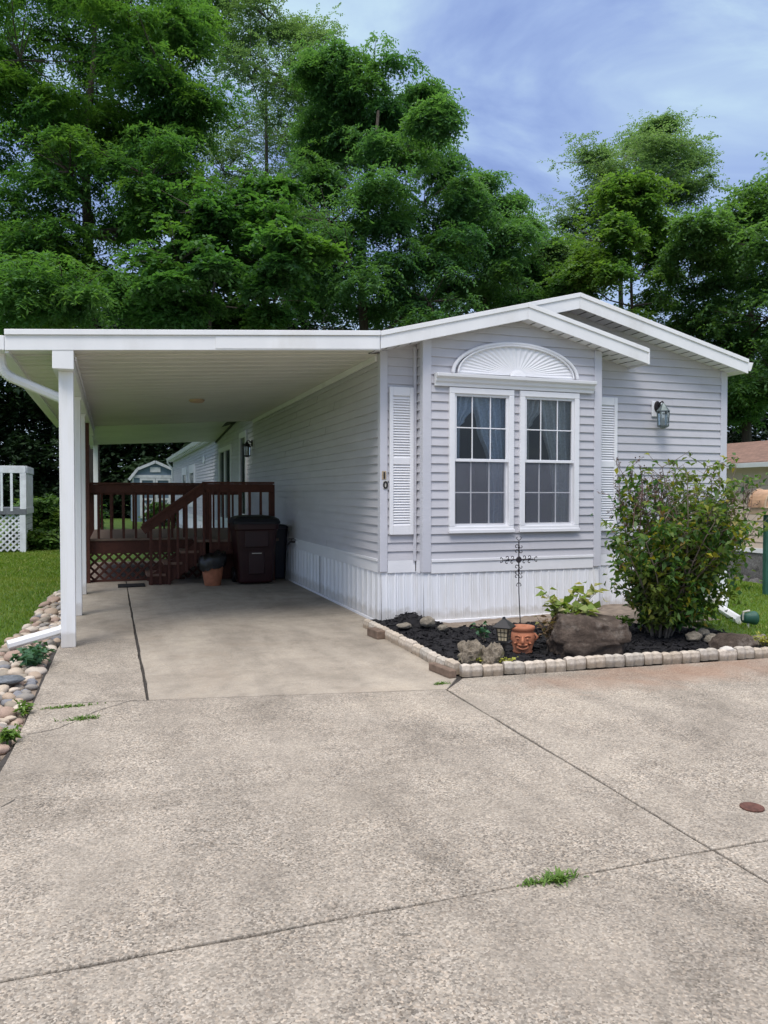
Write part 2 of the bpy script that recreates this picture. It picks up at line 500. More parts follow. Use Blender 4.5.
# ------------------------------------------------------------------ mesh builder
class MB:
    def __init__(s):
        s.v, s.f = [], []

    def add(s, vs, fs):
        o = len(s.v)
        s.v += [tuple(v) for v in vs]
        s.f += [tuple(i + o for i in f) for f in fs]
        return s

    def box(s, x0, x1, y0, y1, z0, z1):
        v = [(x, y, z) for z in (z0, z1) for y in (y0, y1) for x in (x0, x1)]
        return s.add(v, [(0, 2, 3, 1), (4, 5, 7, 6), (0, 1, 5, 4), (2, 6, 7, 3), (0, 4, 6, 2), (1, 3, 7, 5)])

    def quad(s, a, b, c, d):
        return s.add([a, b, c, d], [(0, 1, 2, 3)])

    def bar(s, a, b, w, h, up=(0, 0, 1)):
        a, b = Vector(a), Vector(b)
        d = (b - a).normalized()
        sd = d.cross(Vector(up))
        if sd.length < 1e-4:
            sd = d.cross(Vector((0, 1, 0)))
        sd.normalize()
        u = sd.cross(d)
        vs = []
        for p in (a, b):
            for i, j in ((-1, -1), (1, -1), (1, 1), (-1, 1)):
                vs.append(p + sd * (i * w / 2) + u * (j * h / 2))
        return s.add(vs, [(3, 2, 1, 0), (4, 5, 6, 7), (0, 1, 5, 4), (1, 2, 6, 5), (2, 3, 7, 6), (3, 0, 4, 7)])

    def tube(s, pts, rad, n=8, cap=True, sx=1.0):
        pts = [Vector(p) for p in pts]
        if isinstance(rad, (int, float)):
            rad = [rad] * len(pts)
        vs, fs = [], []
        ref = None
        for i, p in enumerate(pts):
            d = (pts[min(i + 1, len(pts) - 1)] - pts[max(i - 1, 0)]).normalized()
            if ref is None:
                ref = Vector((0, 0, 1)) if abs(d.z) < .9 else Vector((1, 0, 0))
            a = (ref - d * ref.dot(d)).normalized()
            b = d.cross(a)
            ref = a
            for k in range(n):
                t = 2 * math.pi * k / n
                vs.append(p + a * (math.cos(t) * rad[i]) + b * (math.sin(t) * rad[i] * sx))
        for i in range(len(pts) - 1):
            for k in range(n):
                k2 = (k + 1) % n
                fs.append((i * n + k, i * n + k2, (i + 1) * n + k2, (i + 1) * n + k))
        if cap:
            fs.append(tuple(range(n))[::-1])
            fs.append(tuple(range((len(pts) - 1) * n, len(pts) * n)))
        return s.add(vs, fs)

    def lathe(s, prof, c=(0, 0, 0), n=24, cap=True):
        vs, fs = [], []
        for r, z in prof:
            for k in range(n):
                t = 2 * math.pi * k / n
                vs.append((c[0] + r * math.cos(t), c[1] + r * math.sin(t), c[2] + z))
        for i in range(len(prof) - 1):
            for k in range(n):
                k2 = (k + 1) % n
                fs.append((i * n + k, i * n + k2, (i + 1) * n + k2, (i + 1) * n + k))
        if cap:
            fs.append(tuple(range(n))[::-1])
            fs.append(tuple(range((len(prof) - 1) * n, len(prof) * n)))
        return s.add(vs, fs)

    def extrude_y(s, poly, y0, y1):
        """closed (x, z) outline swept along Y"""
        n = len(poly)
        vs = [(x, y0, z) for x, z in poly] + [(x, y1, z) for x, z in poly]
        fs = [tuple(range(n)), tuple(range(n, 2 * n))[::-1]]
        fs += [(i, i + n, (i + 1) % n + n, (i + 1) % n) for i in range(n)]
        return s.add(vs, fs)

    def extrude_x(s, poly, x0, x1):
        n = len(poly)
        vs = [(x0, y, z) for y, z in poly] + [(x1, y, z) for y, z in poly]
        fs = [tuple(range(n))[::-1], tuple(range(n, 2 * n))]
        fs += [(i, (i + 1) % n, (i + 1) % n + n, i + n) for i in range(n)]
        return s.add(vs, fs)

    def extrude_z(s, poly, z0, z1):
        n = len(poly)
        vs = [(x, y, z0) for x, y in poly] + [(x, y, z1) for x, y in poly]
        fs = [tuple(range(n))[::-1], tuple(range(n, 2 * n))]
        fs += [(i, (i + 1) % n, (i + 1) % n + n, i + n) for i in range(n)]
        return s.add(vs, fs)

    def mesh(s, name, mat, smooth=False, fix=True):
        me = bpy.data.meshes.new(name)
        me.from_pydata(s.v, [], s.f)
        if fix:
            import bmesh
            bm = bmesh.new()
            bm.from_mesh(me)
            bmesh.ops.recalc_face_normals(bm, faces=bm.faces)
            bm.to_mesh(me)
            bm.free()
        if smooth:
            for p in me.polygons:
                p.use_smooth = True
        me.materials.append(mat)
        return me

    def build(s, name, mat, parent=None, bevel=0.0, smooth=False, fix=True, label=None):
        o = bpy.data.objects.new(name, s.mesh(name, mat, smooth, fix))
        COL.objects.link(o)
        if parent is not None:
            o.parent = parent
            # geometry is modelled in world space: undo the thing's own offset once
            o.matrix_parent_inverse = Matrix.Translation(-Vector(parent.location)) if parent.parent is None else Matrix()
        if bevel:
            b = o.modifiers.new('bevel', 'BEVEL')
            b.width = bevel
            b.segments = 2
            b.limit_method = 'ANGLE'
            b.angle_limit = R(40)
        if label:
            o['label'] = label
        return o


def empty(name, label, cat, loc=(0, 0, 0), group=None):
    o = bpy.data.objects.new(name, None)
    COL.objects.link(o)
    o.location = loc
    o.empty_display_size = .2
    tag(o, label, cat, group)
    return o


def tag(o, label, cat, group=None, kind=None):
    if label:
        o['label'] = label
    if cat:
        o['category'] = cat
    if group:
        o['group'] = group
    if kind:
        o['kind'] = kind
    return o


def struct(o):
    o['kind'] = 'structure'
    return o


def quads_obj(name, q, mat, parent=None, tone=None):
    """q: (n, k, 3) array of k-cornered faces -> one mesh"""
    n, k = q.shape[0], q.shape[1]
    me = bpy.data.meshes.new(name)
    me.vertices.add(n * k)
    me.vertices.foreach_set('co', q.astype(np.float32).ravel())
    me.loops.add(n * k)
    me.loops.foreach_set('vertex_index', np.arange(n * k, dtype=np.int32))
    me.polygons.add(n)
    me.polygons.foreach_set('loop_start', np.arange(0, n * k, k, dtype=np.int32))
    me.polygons.foreach_set('loop_total', np.full(n, k, dtype=np.int32))
    me.update(calc_edges=True)
    if tone is None:
        tone = np.random.default_rng(n).uniform(0, 1, n)
    me.attributes.new('tone', 'FLOAT', 'FACE').data.foreach_set('value', np.clip(tone, 0, 1).astype(np.float32))
    me.materials.append(mat)
    o = bpy.data.objects.new(name, me)
    COL.objects.link(o)
    if parent is not None:
        o.parent = parent
        o.matrix_parent_inverse = Matrix.Translation(-Vector(parent.location))
    return o


def nrm(a):
    return a / np.maximum(np.linalg.norm(a, axis=-1, keepdims=True), 1e-9)


# ------------------------------------------------------------------ world and sun
w = bpy.data.worlds.new("World")
S.world = w
w.use_nodes = True
nt = w.node_tree
nt.nodes.clear()
wo = nt.nodes.new('ShaderNodeOutputWorld')
bg = nt.nodes.new('ShaderNodeBackground')
nt.links.new(bg.outputs[0], wo.inputs[0])
SUN_EL, SUN_AZ = R(58), R(218)      # azimuth measured from +Y towards +X: behind the camera, to its left
sky = nt.nodes.new('ShaderNodeTexSky')
sky.sky_type = 'NISHITA'
sky.sun_disc = False
sky.sun_elevation = SUN_EL
sky.sun_rotation = SUN_AZ
gen = nt.nodes.new('ShaderNodeTexCoord').outputs['Generated']
sep = nt.nodes.new('ShaderNodeSeparateXYZ')
nt.links.new(gen, sep.inputs[0])
zz = N(nt, 'ShaderNodeMath', operation='ADD')
zz.inputs[1].default_value = .22
nt.links.new(sep.outputs[2], zz.inputs[0])
zm = N(nt, 'ShaderNodeMath', operation='MAXIMUM')
zm.inputs[1].default_value = .05
nt.links.new(zz.outputs[0], zm.inputs[0])
dv = N(nt, 'ShaderNodeVectorMath', operation='DIVIDE')
cmb = N(nt, 'ShaderNodeCombineXYZ')
for i in range(3):
    nt.links.new(zm.outputs[0], cmb.inputs[i])
nt.links.new(gen, dv.inputs[0])
nt.links.new(cmb.outputs[0], dv.inputs[1])
mp = N(nt, 'ShaderNodeMapping')
mp.inputs['Scale'].default_value = (.85, 1.5, 1)
mp.inputs['Rotation'].default_value = (0, 0, R(35))
mp.inputs['Location'].default_value = (.9, .35, 0)
nt.links.new(dv.outputs[0], mp.inputs[0])
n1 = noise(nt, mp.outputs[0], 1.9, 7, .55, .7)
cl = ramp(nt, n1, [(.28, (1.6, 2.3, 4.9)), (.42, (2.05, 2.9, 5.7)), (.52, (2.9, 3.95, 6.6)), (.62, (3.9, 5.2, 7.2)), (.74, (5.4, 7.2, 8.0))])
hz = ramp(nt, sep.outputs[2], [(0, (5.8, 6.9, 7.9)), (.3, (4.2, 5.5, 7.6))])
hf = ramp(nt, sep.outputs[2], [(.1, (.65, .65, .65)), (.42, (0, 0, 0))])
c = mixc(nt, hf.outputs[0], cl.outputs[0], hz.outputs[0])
# overcast above the view, brightened to light the scene
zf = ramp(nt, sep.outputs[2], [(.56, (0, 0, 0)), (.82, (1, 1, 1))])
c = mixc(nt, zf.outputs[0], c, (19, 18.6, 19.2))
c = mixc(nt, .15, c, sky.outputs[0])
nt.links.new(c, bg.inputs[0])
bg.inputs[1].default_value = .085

sl = bpy.data.lights.new('sun', 'SUN')
sl.energy = 1.35
sl.angle = R(22)
sl.color = (1, .955, .9)
so = bpy.data.objects.new('sun', sl)
COL.objects.link(so)
sd = Vector((math.sin(SUN_AZ) * math.cos(SUN_EL), math.cos(SUN_AZ) * math.cos(SUN_EL), math.sin(SUN_EL)))
so.rotation_euler = sd.to_track_quat('Z', 'Y').to_euler()
so.location = (0, 0, 30)

S.view_settings.view_transform = 'Standard'
S.view_settings.look = 'None'
S.view_settings.exposure = 0.62
S.view_settings.gamma = 1
S.render.engine = 'CYCLES'
S.cycles.max_bounces = 8
S.cycles.transparent_max_bounces = 12
S.cycles.use_denoising = True


# ------------------------------------------------------------------ ground
def gz(x, y):
    """lie of the land: level, dropping away past the right-hand lawn"""
    t = min(max((x - 9.6) / 4.4, 0), 1)
    t = t * t * (3 - 2 * t)
    z = -.045 - .78 * t
    if 5.9 < x < 11 and y > 4:
        z += .06 * min(1, (x - 5.9) / .8)
    return z


def grid_mesh(name, xs, ys, zf, mat):
    vs = [(x, y, zf(x, y)) for y in ys for x in xs]
    nx = len(xs)
    fs = [(j * nx + i, j * nx + i + 1, (j + 1) * nx + i + 1, (j + 1) * nx + i) for j in range(len(ys) - 1) for i in range(nx - 1)]
    b = MB()
    b.v, b.f = vs, fs
    return b.build(name, mat, smooth=True, fix=False)


def span(a, b, st):
    n = max(1, int(round((b - a) / st)))
    return [a + (b - a) * i / n for i in range(n + 1)]


xs = [-500, -200, -90, -50] + span(-30, -6, 3) + span(-5.5, 20, .5) + [24, 30, 45, 80, 160, 300, 550]
ys = [-400, -150, -50, -20, -8] + span(-4, 30, .5) + [34, 40, 50, 70, 100, 170, 300, 600, 900]
struct(grid_mesh('ground', xs, ys, gz, M['ground']))

# driveway slabs: separate pours with open joints over a dark bed
struct(MB().box(-20, 16, -12, 2.56, -.03, -.016).build('joint_bed', M['joint']))
o = MB().extrude_z([(-.62, 2.54), (2.385, 2.54), (16, 2.3), (16, 5.0), (8, 5.3), (2.7, 5.9), (2.9, 14.2), (-.55, 14.2), (-.56, 5.2), (-.7, 4.1), (-.62, 3.9), (-20, 3.9), (-20, 2.54)], -.032, -.018).build('joint_bed', M['joint'])
struct(o)


def slab(name, poly, mat, top=0.0):
    """cast slab with slightly broken edges"""
    pts = []
    n = len(poly)
    for i in range(n):
        a, b = Vector(poly[i]), Vector(poly[(i + 1) % n])
        L = (b - a).length
        k = max(1, min(60, int(L / .09))) if L < 9 else 1
        d = (b - a).normalized()
        nn = Vector((-d.y, d.x))
        for j in range(k):
            p = a + (b - a) * (j / k)
            if j and k > 1:
                p = p + nn * (mnoise.noise(Vector((p.x * 6, p.y * 6, i))) * .006 + mnoise.noise(Vector((p.x * 1.3, p.y * 1.3, i * 2))) * .007)
            pts.append((p.x, p.y))
    o = MB().extrude_z(pts, -.14, top).build(name, mat)
    b = o.modifiers.new('bevel', 'BEVEL')
    b.width = .006
    b.segments = 2
    b.limit_method = 'ANGLE'
    b.angle_limit = R(50)
    return struct(o)


slab('driveway', [(.245, 5.835), (2.42, 5.40), (2.64, 5.70), (2.68, 8.2), (2.89, 8.4), (2.885, 13.95), (.228, 13.95)], M['slab'])
slab('driveway', [(-.50, 8.435), (.214, 8.415), (.212, 13.95), (-.42, 13.95)], M['slab'])
slab('driveway', [(-.545, 5.99), (.226, 5.845), (.214, 8.40), (-.50, 8.42)], M['apron'])
slab('driveway', [(-.9, 2.61), (2.375, 2.575), (2.40, 5.385), (.24, 5.82), (-.54, 5.975), (-.56, 5.2), (-.60, 4.16), (-.9, 4.05)], M['apron'])
slab('driveway', [(2.387, 2.575), (15.9, 2.34), (15.9, 4.9), (8, 5.27), (5.7, 5.44), (2.68, 5.67), (2.42, 5.385)], M['apron'])
slab('road', [(-20, -12), (2.36, -12), (2.374, 2.563), (-.9, 2.598), (-20, 2.7)], M['apron'])
slab('road', [(2.373, -12), (15.9, -12), (15.9, 2.325), (2.387, 2.563)], M['apron'])
slab('road', [(-20, 2.715), (-.912, 2.611), (-.912, 4.04), (-20, 3.8)], M['apron'])
struct(MB().box(2.92, 7.8, 8.3, 40.2, -.1, -.02).build('house_pad', M['slab']))

# ------------------------------------------------------------------ mobile home
HX0, HX1, HY0, HY1 = 2.92, 7.87, 8.36, 40.0
BX0, BX1, BY = 3.36, 5.715, 8.15
ZB = .735                      # bottom of the siding
home = empty('mobile_home', 'long lavender grey mobile home with front bay, white skirting and gabled white fascia', 'house', (5.4, 8.5, 0))


def siding(mb, org, ud, nd, zb, zt, lo, hi, cuts=(), e=.1016, o1=.0195, o0=.003):
    """lap courses on the wall plane org + ud*s + z, stepping out along nd"""
    org, ud, nd = Vector(org), Vector(ud), Vector(nd)

    def P(s, z, off):
        q = org + ud * s + nd * off
        return (q.x, q.y, z)
    k = 0
    z = zb
    while z < zt - .004:
        z1 = min(z + e, zt)
        zs = [z, z1]
        for (a, b, c0, c1) in cuts:
            for q in (c0, c1):
                if z + .003 < q < z1 - .003:
                    zs.append(q)
        zs.sort()
        for a, b in zip(zs[:-1], zs[1:]):
            mid = (a + b) / 2
            iv = [(lo(a), lo(b), hi(a), hi(b))]
            for (s0, s1, c0, c1) in cuts:
                if c0 < mid < c1:
                    nx = []
                    for (la, lb, ha, hb) in iv:
                        if s1 <= la or s0 >= ha:
                            nx.append((la, lb, ha, hb))
                            continue
                        if s0 > la:
                            nx.append((la, lb, s0, s0))
                        if s1 < ha:
                            nx.append((s1, s1, ha, hb))
                    iv = nx
            oa = o1 + (o0 - o1) * (a - z) / e
            ob = o1 + (o0 - o1) * (b - z) / e
            for (la, lb, ha, hb) in iv:
                if ha - la < .004 and hb - lb < .004:
                    continue
                # board ends overlap by a hair at staggered joints
                cuts_s = [q for q in (((k * 1.37) % 3.66) + 3.66 * i_ for i_ in range(12)) if max(la, lb) + .25 < q < min(ha, hb) - .25]
                eds = [(la, lb)] + [(q, q) for q in cuts_s] + [(ha, hb)]
                for j_, ((pa, pb), (qa, qb)) in enumerate(zip(eds[:-1], eds[1:])):
                    dd_ = .0022 * (j_ % 2)
                    mb.quad(P(pa, a, oa + dd_), P(qa + (.02 if j_ % 2 == 0 and j_ < len(eds) - 2 else 0), a, oa + dd_), P(qb + (.02 if j_ % 2 == 0 and j_ < len(eds) - 2 else 0), b, ob + dd_), P(pb, b, ob + dd_))
                if a == z:
                    mb.quad(P(la, a, o0), P(ha, a, o0), P(ha, a, oa), P(la, a, oa))
        z = z1
        k += 1


# roof outlines (x, z)
MAIN_C, BAY_C = 5.385, 4.59
main_top = lambda x: 3.955 - .25 * abs(x - MAIN_C)
bay_top = lambda x: 3.735 - .25 * abs(x - BAY_C)
RT_T = .16
wall_main = lambda x: main_top(x) - RT_T - .002
wall_bay = lambda x: bay_top(x) - RT_T - .002

# front wall
b = MB()
loM = lambda z: max(HX0, MAIN_C - (3.955 - RT_T - z) / .25) - HX0
hiM = lambda z: min(HX1, MAIN_C + (3.955 - RT_T - z) / .25) - HX0
siding(b, (HX0, HY0, 0), (1, 0, 0), (0, -1, 0), ZB, 3.785, loM, hiM, cuts=[(BX0 - HX0, BX1 - HX0, .5, 3.2)])
b.build('front_wall', M['siding'], home, fix=False)
# bay wall with the two window openings
WIN = [(3.685, 4.478), (4.603, 5.378)]
WZ0, WZ1 = 1.075, 2.715
b = MB()
loB = lambda z: max(BX0, BAY_C - (3.735 - RT_T - z) / .25) - BX0
hiB = lambda z: min(BX1, BAY_C + (3.735 - RT_T - z) / .25) - BX0
siding(b, (BX0, BY, 0), (1, 0, 0), (0, -1, 0), ZB, 3.565, loB, hiB,
       cuts=[(x0 - BX0, x1 - BX0, WZ0, WZ1) for x0, x1 in WIN])
siding(b, (BX0, HY0, 0), (0, -1, 0), (-1, 0, 0), ZB, wall_bay(BX0), lambda z: 0, lambda z: HY0 - BY)
siding(b, (BX1, BY, 0), (0, 1, 0), (1, 0, 0), ZB, wall_bay(BX1), lambda z: 0, lambda z: HY0 - BY)
b.build('bay_wall', M['siding'], home, fix=False)
# side wall towards the carport, door openings cut out
DOOR = (17.55, 18.55, .74, 2.95)
PATIO = (19.95, 22.3, .74, 2.78)
FARW = [(29.2, 31.4, 1.0, 2.62), (32.4, 34.6, 1.0, 2.62)]
b = MB()
siding(b, (HX0, HY1, 0), (0, -1, 0), (-1, 0, 0), ZB, 3.13, lambda z: 0, lambda z: HY1 - HY0,
       cuts=[(HY1 - q[1], HY1 - q[0], q[2], q[3]) for q in [DOOR, PATIO] + FARW])
siding(b, (HX0, 23.1, 0), (0, -1, 0), (-1, 0, 0), 3.13, 3.56, lambda z: max(0, (z - 3.13) / .43 * 5.6), lambda z: 6.0)
b.build('side_wall', M['siding'], home, fix=False)
b = MB()
siding(b, (HX1, HY0, 0), (0, 1, 0), (1, 0, 0), ZB, 3.13, lambda z: 0, lambda z: HY1 - HY0)
b.box(HX0 + .01, HX1 - .01, HY1 - .05, HY1, .6, 3.15)
b.build('rear_wall', M['siding'], home, fix=False)

# corner trims
b = MB()
for x0, x1, y0, y1, zt in ((HX0 - .022, HX0 + .07, HY0 - .024, HY0 + .07, 3.14), (BX0 - .022, BX0 + .085, BY - .024, BY + .07, 3.255),
                           (BX1 - .085, BX1 + .022, BY - .024, BY + .07, 3.27), (HX1 - .085, HX1 + .022, HY0 - .024, HY0 + .07, 3.16)):
    b2 = MB().box(x0, x1, y0, y1, .60, zt)
    b2.build('corner_trim', M['trim'], home, bevel=.006)
b = MB().box(BX0 - .055, BX0 - .02, HY0 - .045, HY0 - .012, .72, 3.2)
b.build('corner_trim', M['trim'], home, bevel=.004)
b = MB().box(HX0 - .02, HX0 + .03, HY1 - .08, HY1 + .01, .6, 3.1)
b.build('corner_trim', M['white_vinyl'], home, bevel=.004)

# band board between siding and skirting
b = MB()
b.box(HX0 - .016, HX0 + .01, HY0 + .073, HY1, .585, .742)
b.box(HX0 + .073, BX0 - .024, HY0 - .018, HY0 + .01, .585, .742)
b.box(BX0 + .088, BX1 - .088, BY - .018, BY + .01, .585, .742)
b.box(BX1 + .025, HX1 - .088, HY0 - .018, HY0 + .01, .585, .742)
b.box(BX0 - .018, BX0 + .01, BY + .073, HY0 - .02, .585, .742)
b.box(BX0 + .088, BX1 - .088, BY - .03, BY - .02, .715, .748)
b.box(HX0 - .03, HX0 - .018, HY0 + .073, 22, .715, .748)
b.build('band_board', M['white_vinyl'], home, bevel=.004)


# ribbed skirting
def ribs(mb, p0, p1, nd, z0, z1, pitch=.105, d=.008, flare=0.0):
    p0, p1, nd = Vector(p0), Vector(p1), Vector(nd)
    L = (p1 - p0).length
    ud = (p1 - p0) / L
    s = 0
    prof = []
    while s < L:
        for ds, off in ((0, 0), (.5, 0), (.58, d), (.70, d), (.76, 0), (.86, 0), (.90, d * .6), (.95, d * .6)):
            if s + ds * pitch < L:
                prof.append((s + ds * pitch, off))
        s += pitch
    prof.append((L, 0))
    vs = []
    for s, off in prof:
        a = p0 + ud * s + nd * off
        vs.append((a.x, a.y, z1))
        c_ = a + nd * flare
        vs.append((c_.x, c_.y, z0))
    mb.add(vs, [(2 * i, 2 * i + 1, 2 * i + 3, 2 * i + 2) for i in range(len(prof) - 1)])


b = MB()
ribs(b, (HX0, HY1, 0), (HX0, HY0, 0), (-1, 0, 0), -.03, .60, .2)
ribs(b, (HX0, HY0, 0), (BX0, HY0, 0), (0, -1, 0), -.03, .60, flare=.02)
ribs(b, (BX0, HY0, 0), (BX0, BY, 0), (-1, 0, 0), -.03, .60)
ribs(b, (BX0, BY, 0), (BX1, BY, 0), (0, -1, 0), .02, .60, flare=.02)
ribs(b, (BX1, BY, 0), (BX1, HY0, 0), (1, 0, 0), .02, .60)
ribs(b, (BX1, HY0, 0), (HX1, HY0, 0), (0, -1, 0), -.05, .60, flare=.02)
ribs(b, (HX1, HY0, 0), (HX1, HY1, 0), (1, 0, 0), -.05, .60)
b.build('skirting', M['skirt'], home, fix=False)
b = MB()
b.box(HX0 - .02, BX0, HY0 - .05, HY0 - .02, -.02, .035)
b.box(BX0, BX1 + .01, BY - .055, BY - .02, .01, .05)
b.box(HX0 - .032, HX0 - .015, HY0, 13.2, -.01, .03)
b.build('skirting_track', M['white_vinyl'], home, bevel=.004)


# gabled roofs: shingle deck, soffit, raked fascia
def gable_poly(xl, xr, cx, top, t):
    return [(xl, top(xl)), (cx, top(cx)), (xr, top(xr)), (xr, top(xr) - t), (cx, top(cx) - t), (xl, top(xl) - t)]


def fascia(y0, y1, xl, xr, cx, top, h0, h1, name='fascia'):
    for a, c_ in ((xl, cx - .001), (cx + .001, xr)):
        bb = MB().extrude_y([(a, top(a) - h0), (c_, top(c_) - h0), (c_, top(c_) - h1), (a, top(a) - h1)], y0, y1)
        bb.build(name, M['white'], home, bevel=.004)
        bb = MB().extrude_y([(a, top(a) - h0 + .02), (c_, top(c_) - h0 + .02), (c_, top(c_) - h0 - .032), (a, top(a) - h0 - .032)], y0 - .014, y0 - .001)
        bb.build('drip_edge', M['white'], home, bevel=.003)


MXL, MXR, MY = 2.70, 8.0, 8.11
BXL, BXR, BYF = 2.77, 6.29, 7.97
p = gable_poly(MXL, MXR, MAIN_C, main_top, .05)
MB().extrude_y(p, MY + .002, HY1 + .2).build('roof', M['shingle'], home)
p = gable_poly(BXL, BXR, BAY_C, bay_top, .05)
MB().extrude_y(p, BYF + .002, HY0 + .05).build('bay_roof', M['shingle'], home)
fascia(MY - .022, MY, MXL, MXR, MAIN_C, main_top, .028, .20)
fascia(BYF - .022, BYF, BXL, BXR, BAY_C, bay_top, .028, .20)


def soffit_strip(mb, xa, xb, y0, y1, zf, pitch=.13):
    """slatted soffit following zf(x); grooves run across the overhang"""
    n = max(1, int(abs(xb - xa) / pitch))
    for i in range(n):
        a = xa + (xb - xa) * i / n
        c_ = xa + (xb - xa) * (i + 1) / n
        g = (c_ - a) * .06
        mb.quad((a + g, y0, zf(a + g)), (c_ - g, y0, zf(c_ - g)), (c_ - g, y1, zf(c_ - g)), (a + g, y1, zf(a + g)))
        mb.quad((c_ - g, y0, zf(c_ - g)), (c_ + g, y0, zf(c_ + g) + .012), (c_ + g, y1, zf(c_ + g) + .012), (c_ - g, y1, zf(c_ - g)))


b = MB()
sm = lambda x: main_top(x) - .185
soffit_strip(b, MXL, MAIN_C, MY, HY0 + .02, sm)
soffit_strip(b, MAIN_C, MXR - .01, MY, HY0 + .02, sm)
sb = lambda x: bay_top(x) - .185
soffit_strip(b, BXL, BAY_C, BYF, BY + .02, sb)
soffit_strip(b, BAY_C, BXR - .01, BYF, BY + .02, sb)
soffit_strip(b, BXL, BX0, BY + .02, HY0, sb)
soffit_strip(b, BX1, BXR - .01, BY + .02, HY0, sb)
b.build('soffit', M['white_vinyl'], home, fix=False)
# end returns of the bay roof and the right eave
b = MB()
b.box(BXR - .012, BXR + .012, BYF - .03, HY0 - .03, bay_top(BXR) - .205, bay_top(BXR) - .02)
b.build('fascia', M['white'], home, bevel=.004)
b = MB()
b.extrude_y([(HX1 - .02, 3.14), (MXR, 3.115), (MXR, 3.135), (HX1 - .02, 3.16)], MY, HY1)
b.build('soffit', M['white_vinyl'], home)
b = MB()
z = main_top(MXR)
b.extrude_y([(MXR, z - .04), (MXR + .13, z - .04), (MXR + .115, z - .08), (MXR + .085, z - .155), (MXR, z - .155)], MY + .02, HY1)
b.build('gutter', M['white'], home, bevel=.004)
# left eave and gutter beyond the carport
b = MB()
z = main_top(MXL)
b.extrude_y([(MXL, z - .03), (MXL - .13, z - .03), (MXL - .115, z - .07), (MXL - .085, z - .15), (MXL, z - .15)], 23.15, HY1 + .1)
b.build('gutter', M['white'], home, bevel=.004)
b = MB()
b.extrude_y([(HX0, 3.11), (MXL, 3.10), (MXL, 3.13), (HX0, 3.14)], 23.15, HY1 + .1)
b.build('soffit', M['white_vinyl'], home)
b = MB()
b.tube([(MXL - .06, HY1 - .05, z - .15), (MXL - .06, HY1 - .05, z - .25), (HX0 - .06, HY1 - .04, z - .5), (HX0 - .06, HY1 - .04, .1)], .045, 6)
b.build('downspout', M['white'], home)
# right corner downspout, its foot kicked out over the lawn
b = MB()
b.tube([(7.94, 8.45, .85), (7.94, 8.43, .20), (7.88, 8.32, .13), (7.1, 7.55, .075), (6.74, 6.9, .06)], .05, 6)
b.build('downspout', M['white'], home)
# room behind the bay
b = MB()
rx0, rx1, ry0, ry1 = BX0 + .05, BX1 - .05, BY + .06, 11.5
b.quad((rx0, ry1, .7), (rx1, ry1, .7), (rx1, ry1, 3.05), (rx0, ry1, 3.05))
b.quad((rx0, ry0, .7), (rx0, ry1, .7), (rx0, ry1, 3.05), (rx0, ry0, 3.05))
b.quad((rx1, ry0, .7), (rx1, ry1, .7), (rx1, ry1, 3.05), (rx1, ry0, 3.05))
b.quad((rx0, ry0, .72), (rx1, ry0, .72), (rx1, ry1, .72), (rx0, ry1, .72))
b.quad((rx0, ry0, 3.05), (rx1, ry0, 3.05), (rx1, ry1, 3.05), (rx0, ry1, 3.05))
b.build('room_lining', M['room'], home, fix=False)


# windows
def frame_rect(mb, x0, x1, z0, z1, wd, y0, y1):
    mb.box(x0, x1, y0, y1, z1 - wd, z1)
    mb.box(x0, x1, y0, y1, z0, z0 + wd)
    mb.box(x0, x0 + wd, y0, y1, z0 + wd, z1 - wd)
    mb.box(x1 - wd, x1, y0, y1, z0 + wd, z1 - wd)


for wi, (x0, x1) in enumerate(WIN):
    fr = MB()
    frame_rect(fr, x0 - .022, x1 + .022, WZ0 - .02, WZ1 + .012, .068, BY - .048, BY + .05)
    win = fr.build('window', M['white_vinyl'], home, bevel=.006,
                   label=('left double hung window with blue lace curtains' if wi == 0 else 'right double hung window with paler curtains'))
    sl_ = MB().box(x0 - .03, x1 + .03, BY - .062, BY - .049, WZ0 - .03, WZ0 + .01)
    sl_.build('sill', M['white_vinyl'], win, bevel=.004)
    a, c_ = x0 + .042, x1 - .042
    zm_ = 1.895
    for nm, za, zb_, yy in (('lower_sash', WZ0 + .045, zm_ + .02, BY + .006), ('upper_sash', zm_ - .02, WZ1 - .05, BY - .026)):
        sh = MB()
        frame_rect(sh, a, c_, za, zb_, .034, yy, yy + .03)
        sh.build(nm, M['white_vinyl'], win, bevel=.004)
        gr = MB()
        for k in (1, 2):
            gx = a + (c_ - a) * k / 3
            gr.box(gx - .006, gx + .006, yy + .009, yy + .019, za + .034, zb_ - .034)
        gm = (za + zb_) / 2
        gr.box(a + .034, c_ - .034, yy + .0075, yy + .0205, gm - .006, gm + .006)
        gr.build('grille', M['white_vinyl'], win)
        gl = MB().quad((a + .03, yy + .022, za + .03), (c_ - .03, yy + .022, za + .03), (c_ - .03, yy + .022, zb_ - .03), (a + .03, yy + .022, zb_ - .03))
        gl.build('pane', M['glass'], win, fix=False)
    sc_ = MB().quad((a + .03, BY - .012, WZ0 + .07), (c_ - .03, BY - .012, WZ0 + .07), (c_ - .03, BY - .012, zm_ - .02), (a + .03, BY - .012, zm_ - .02))
    sc_.build('insect_screen', M['screen'], win, fix=False)


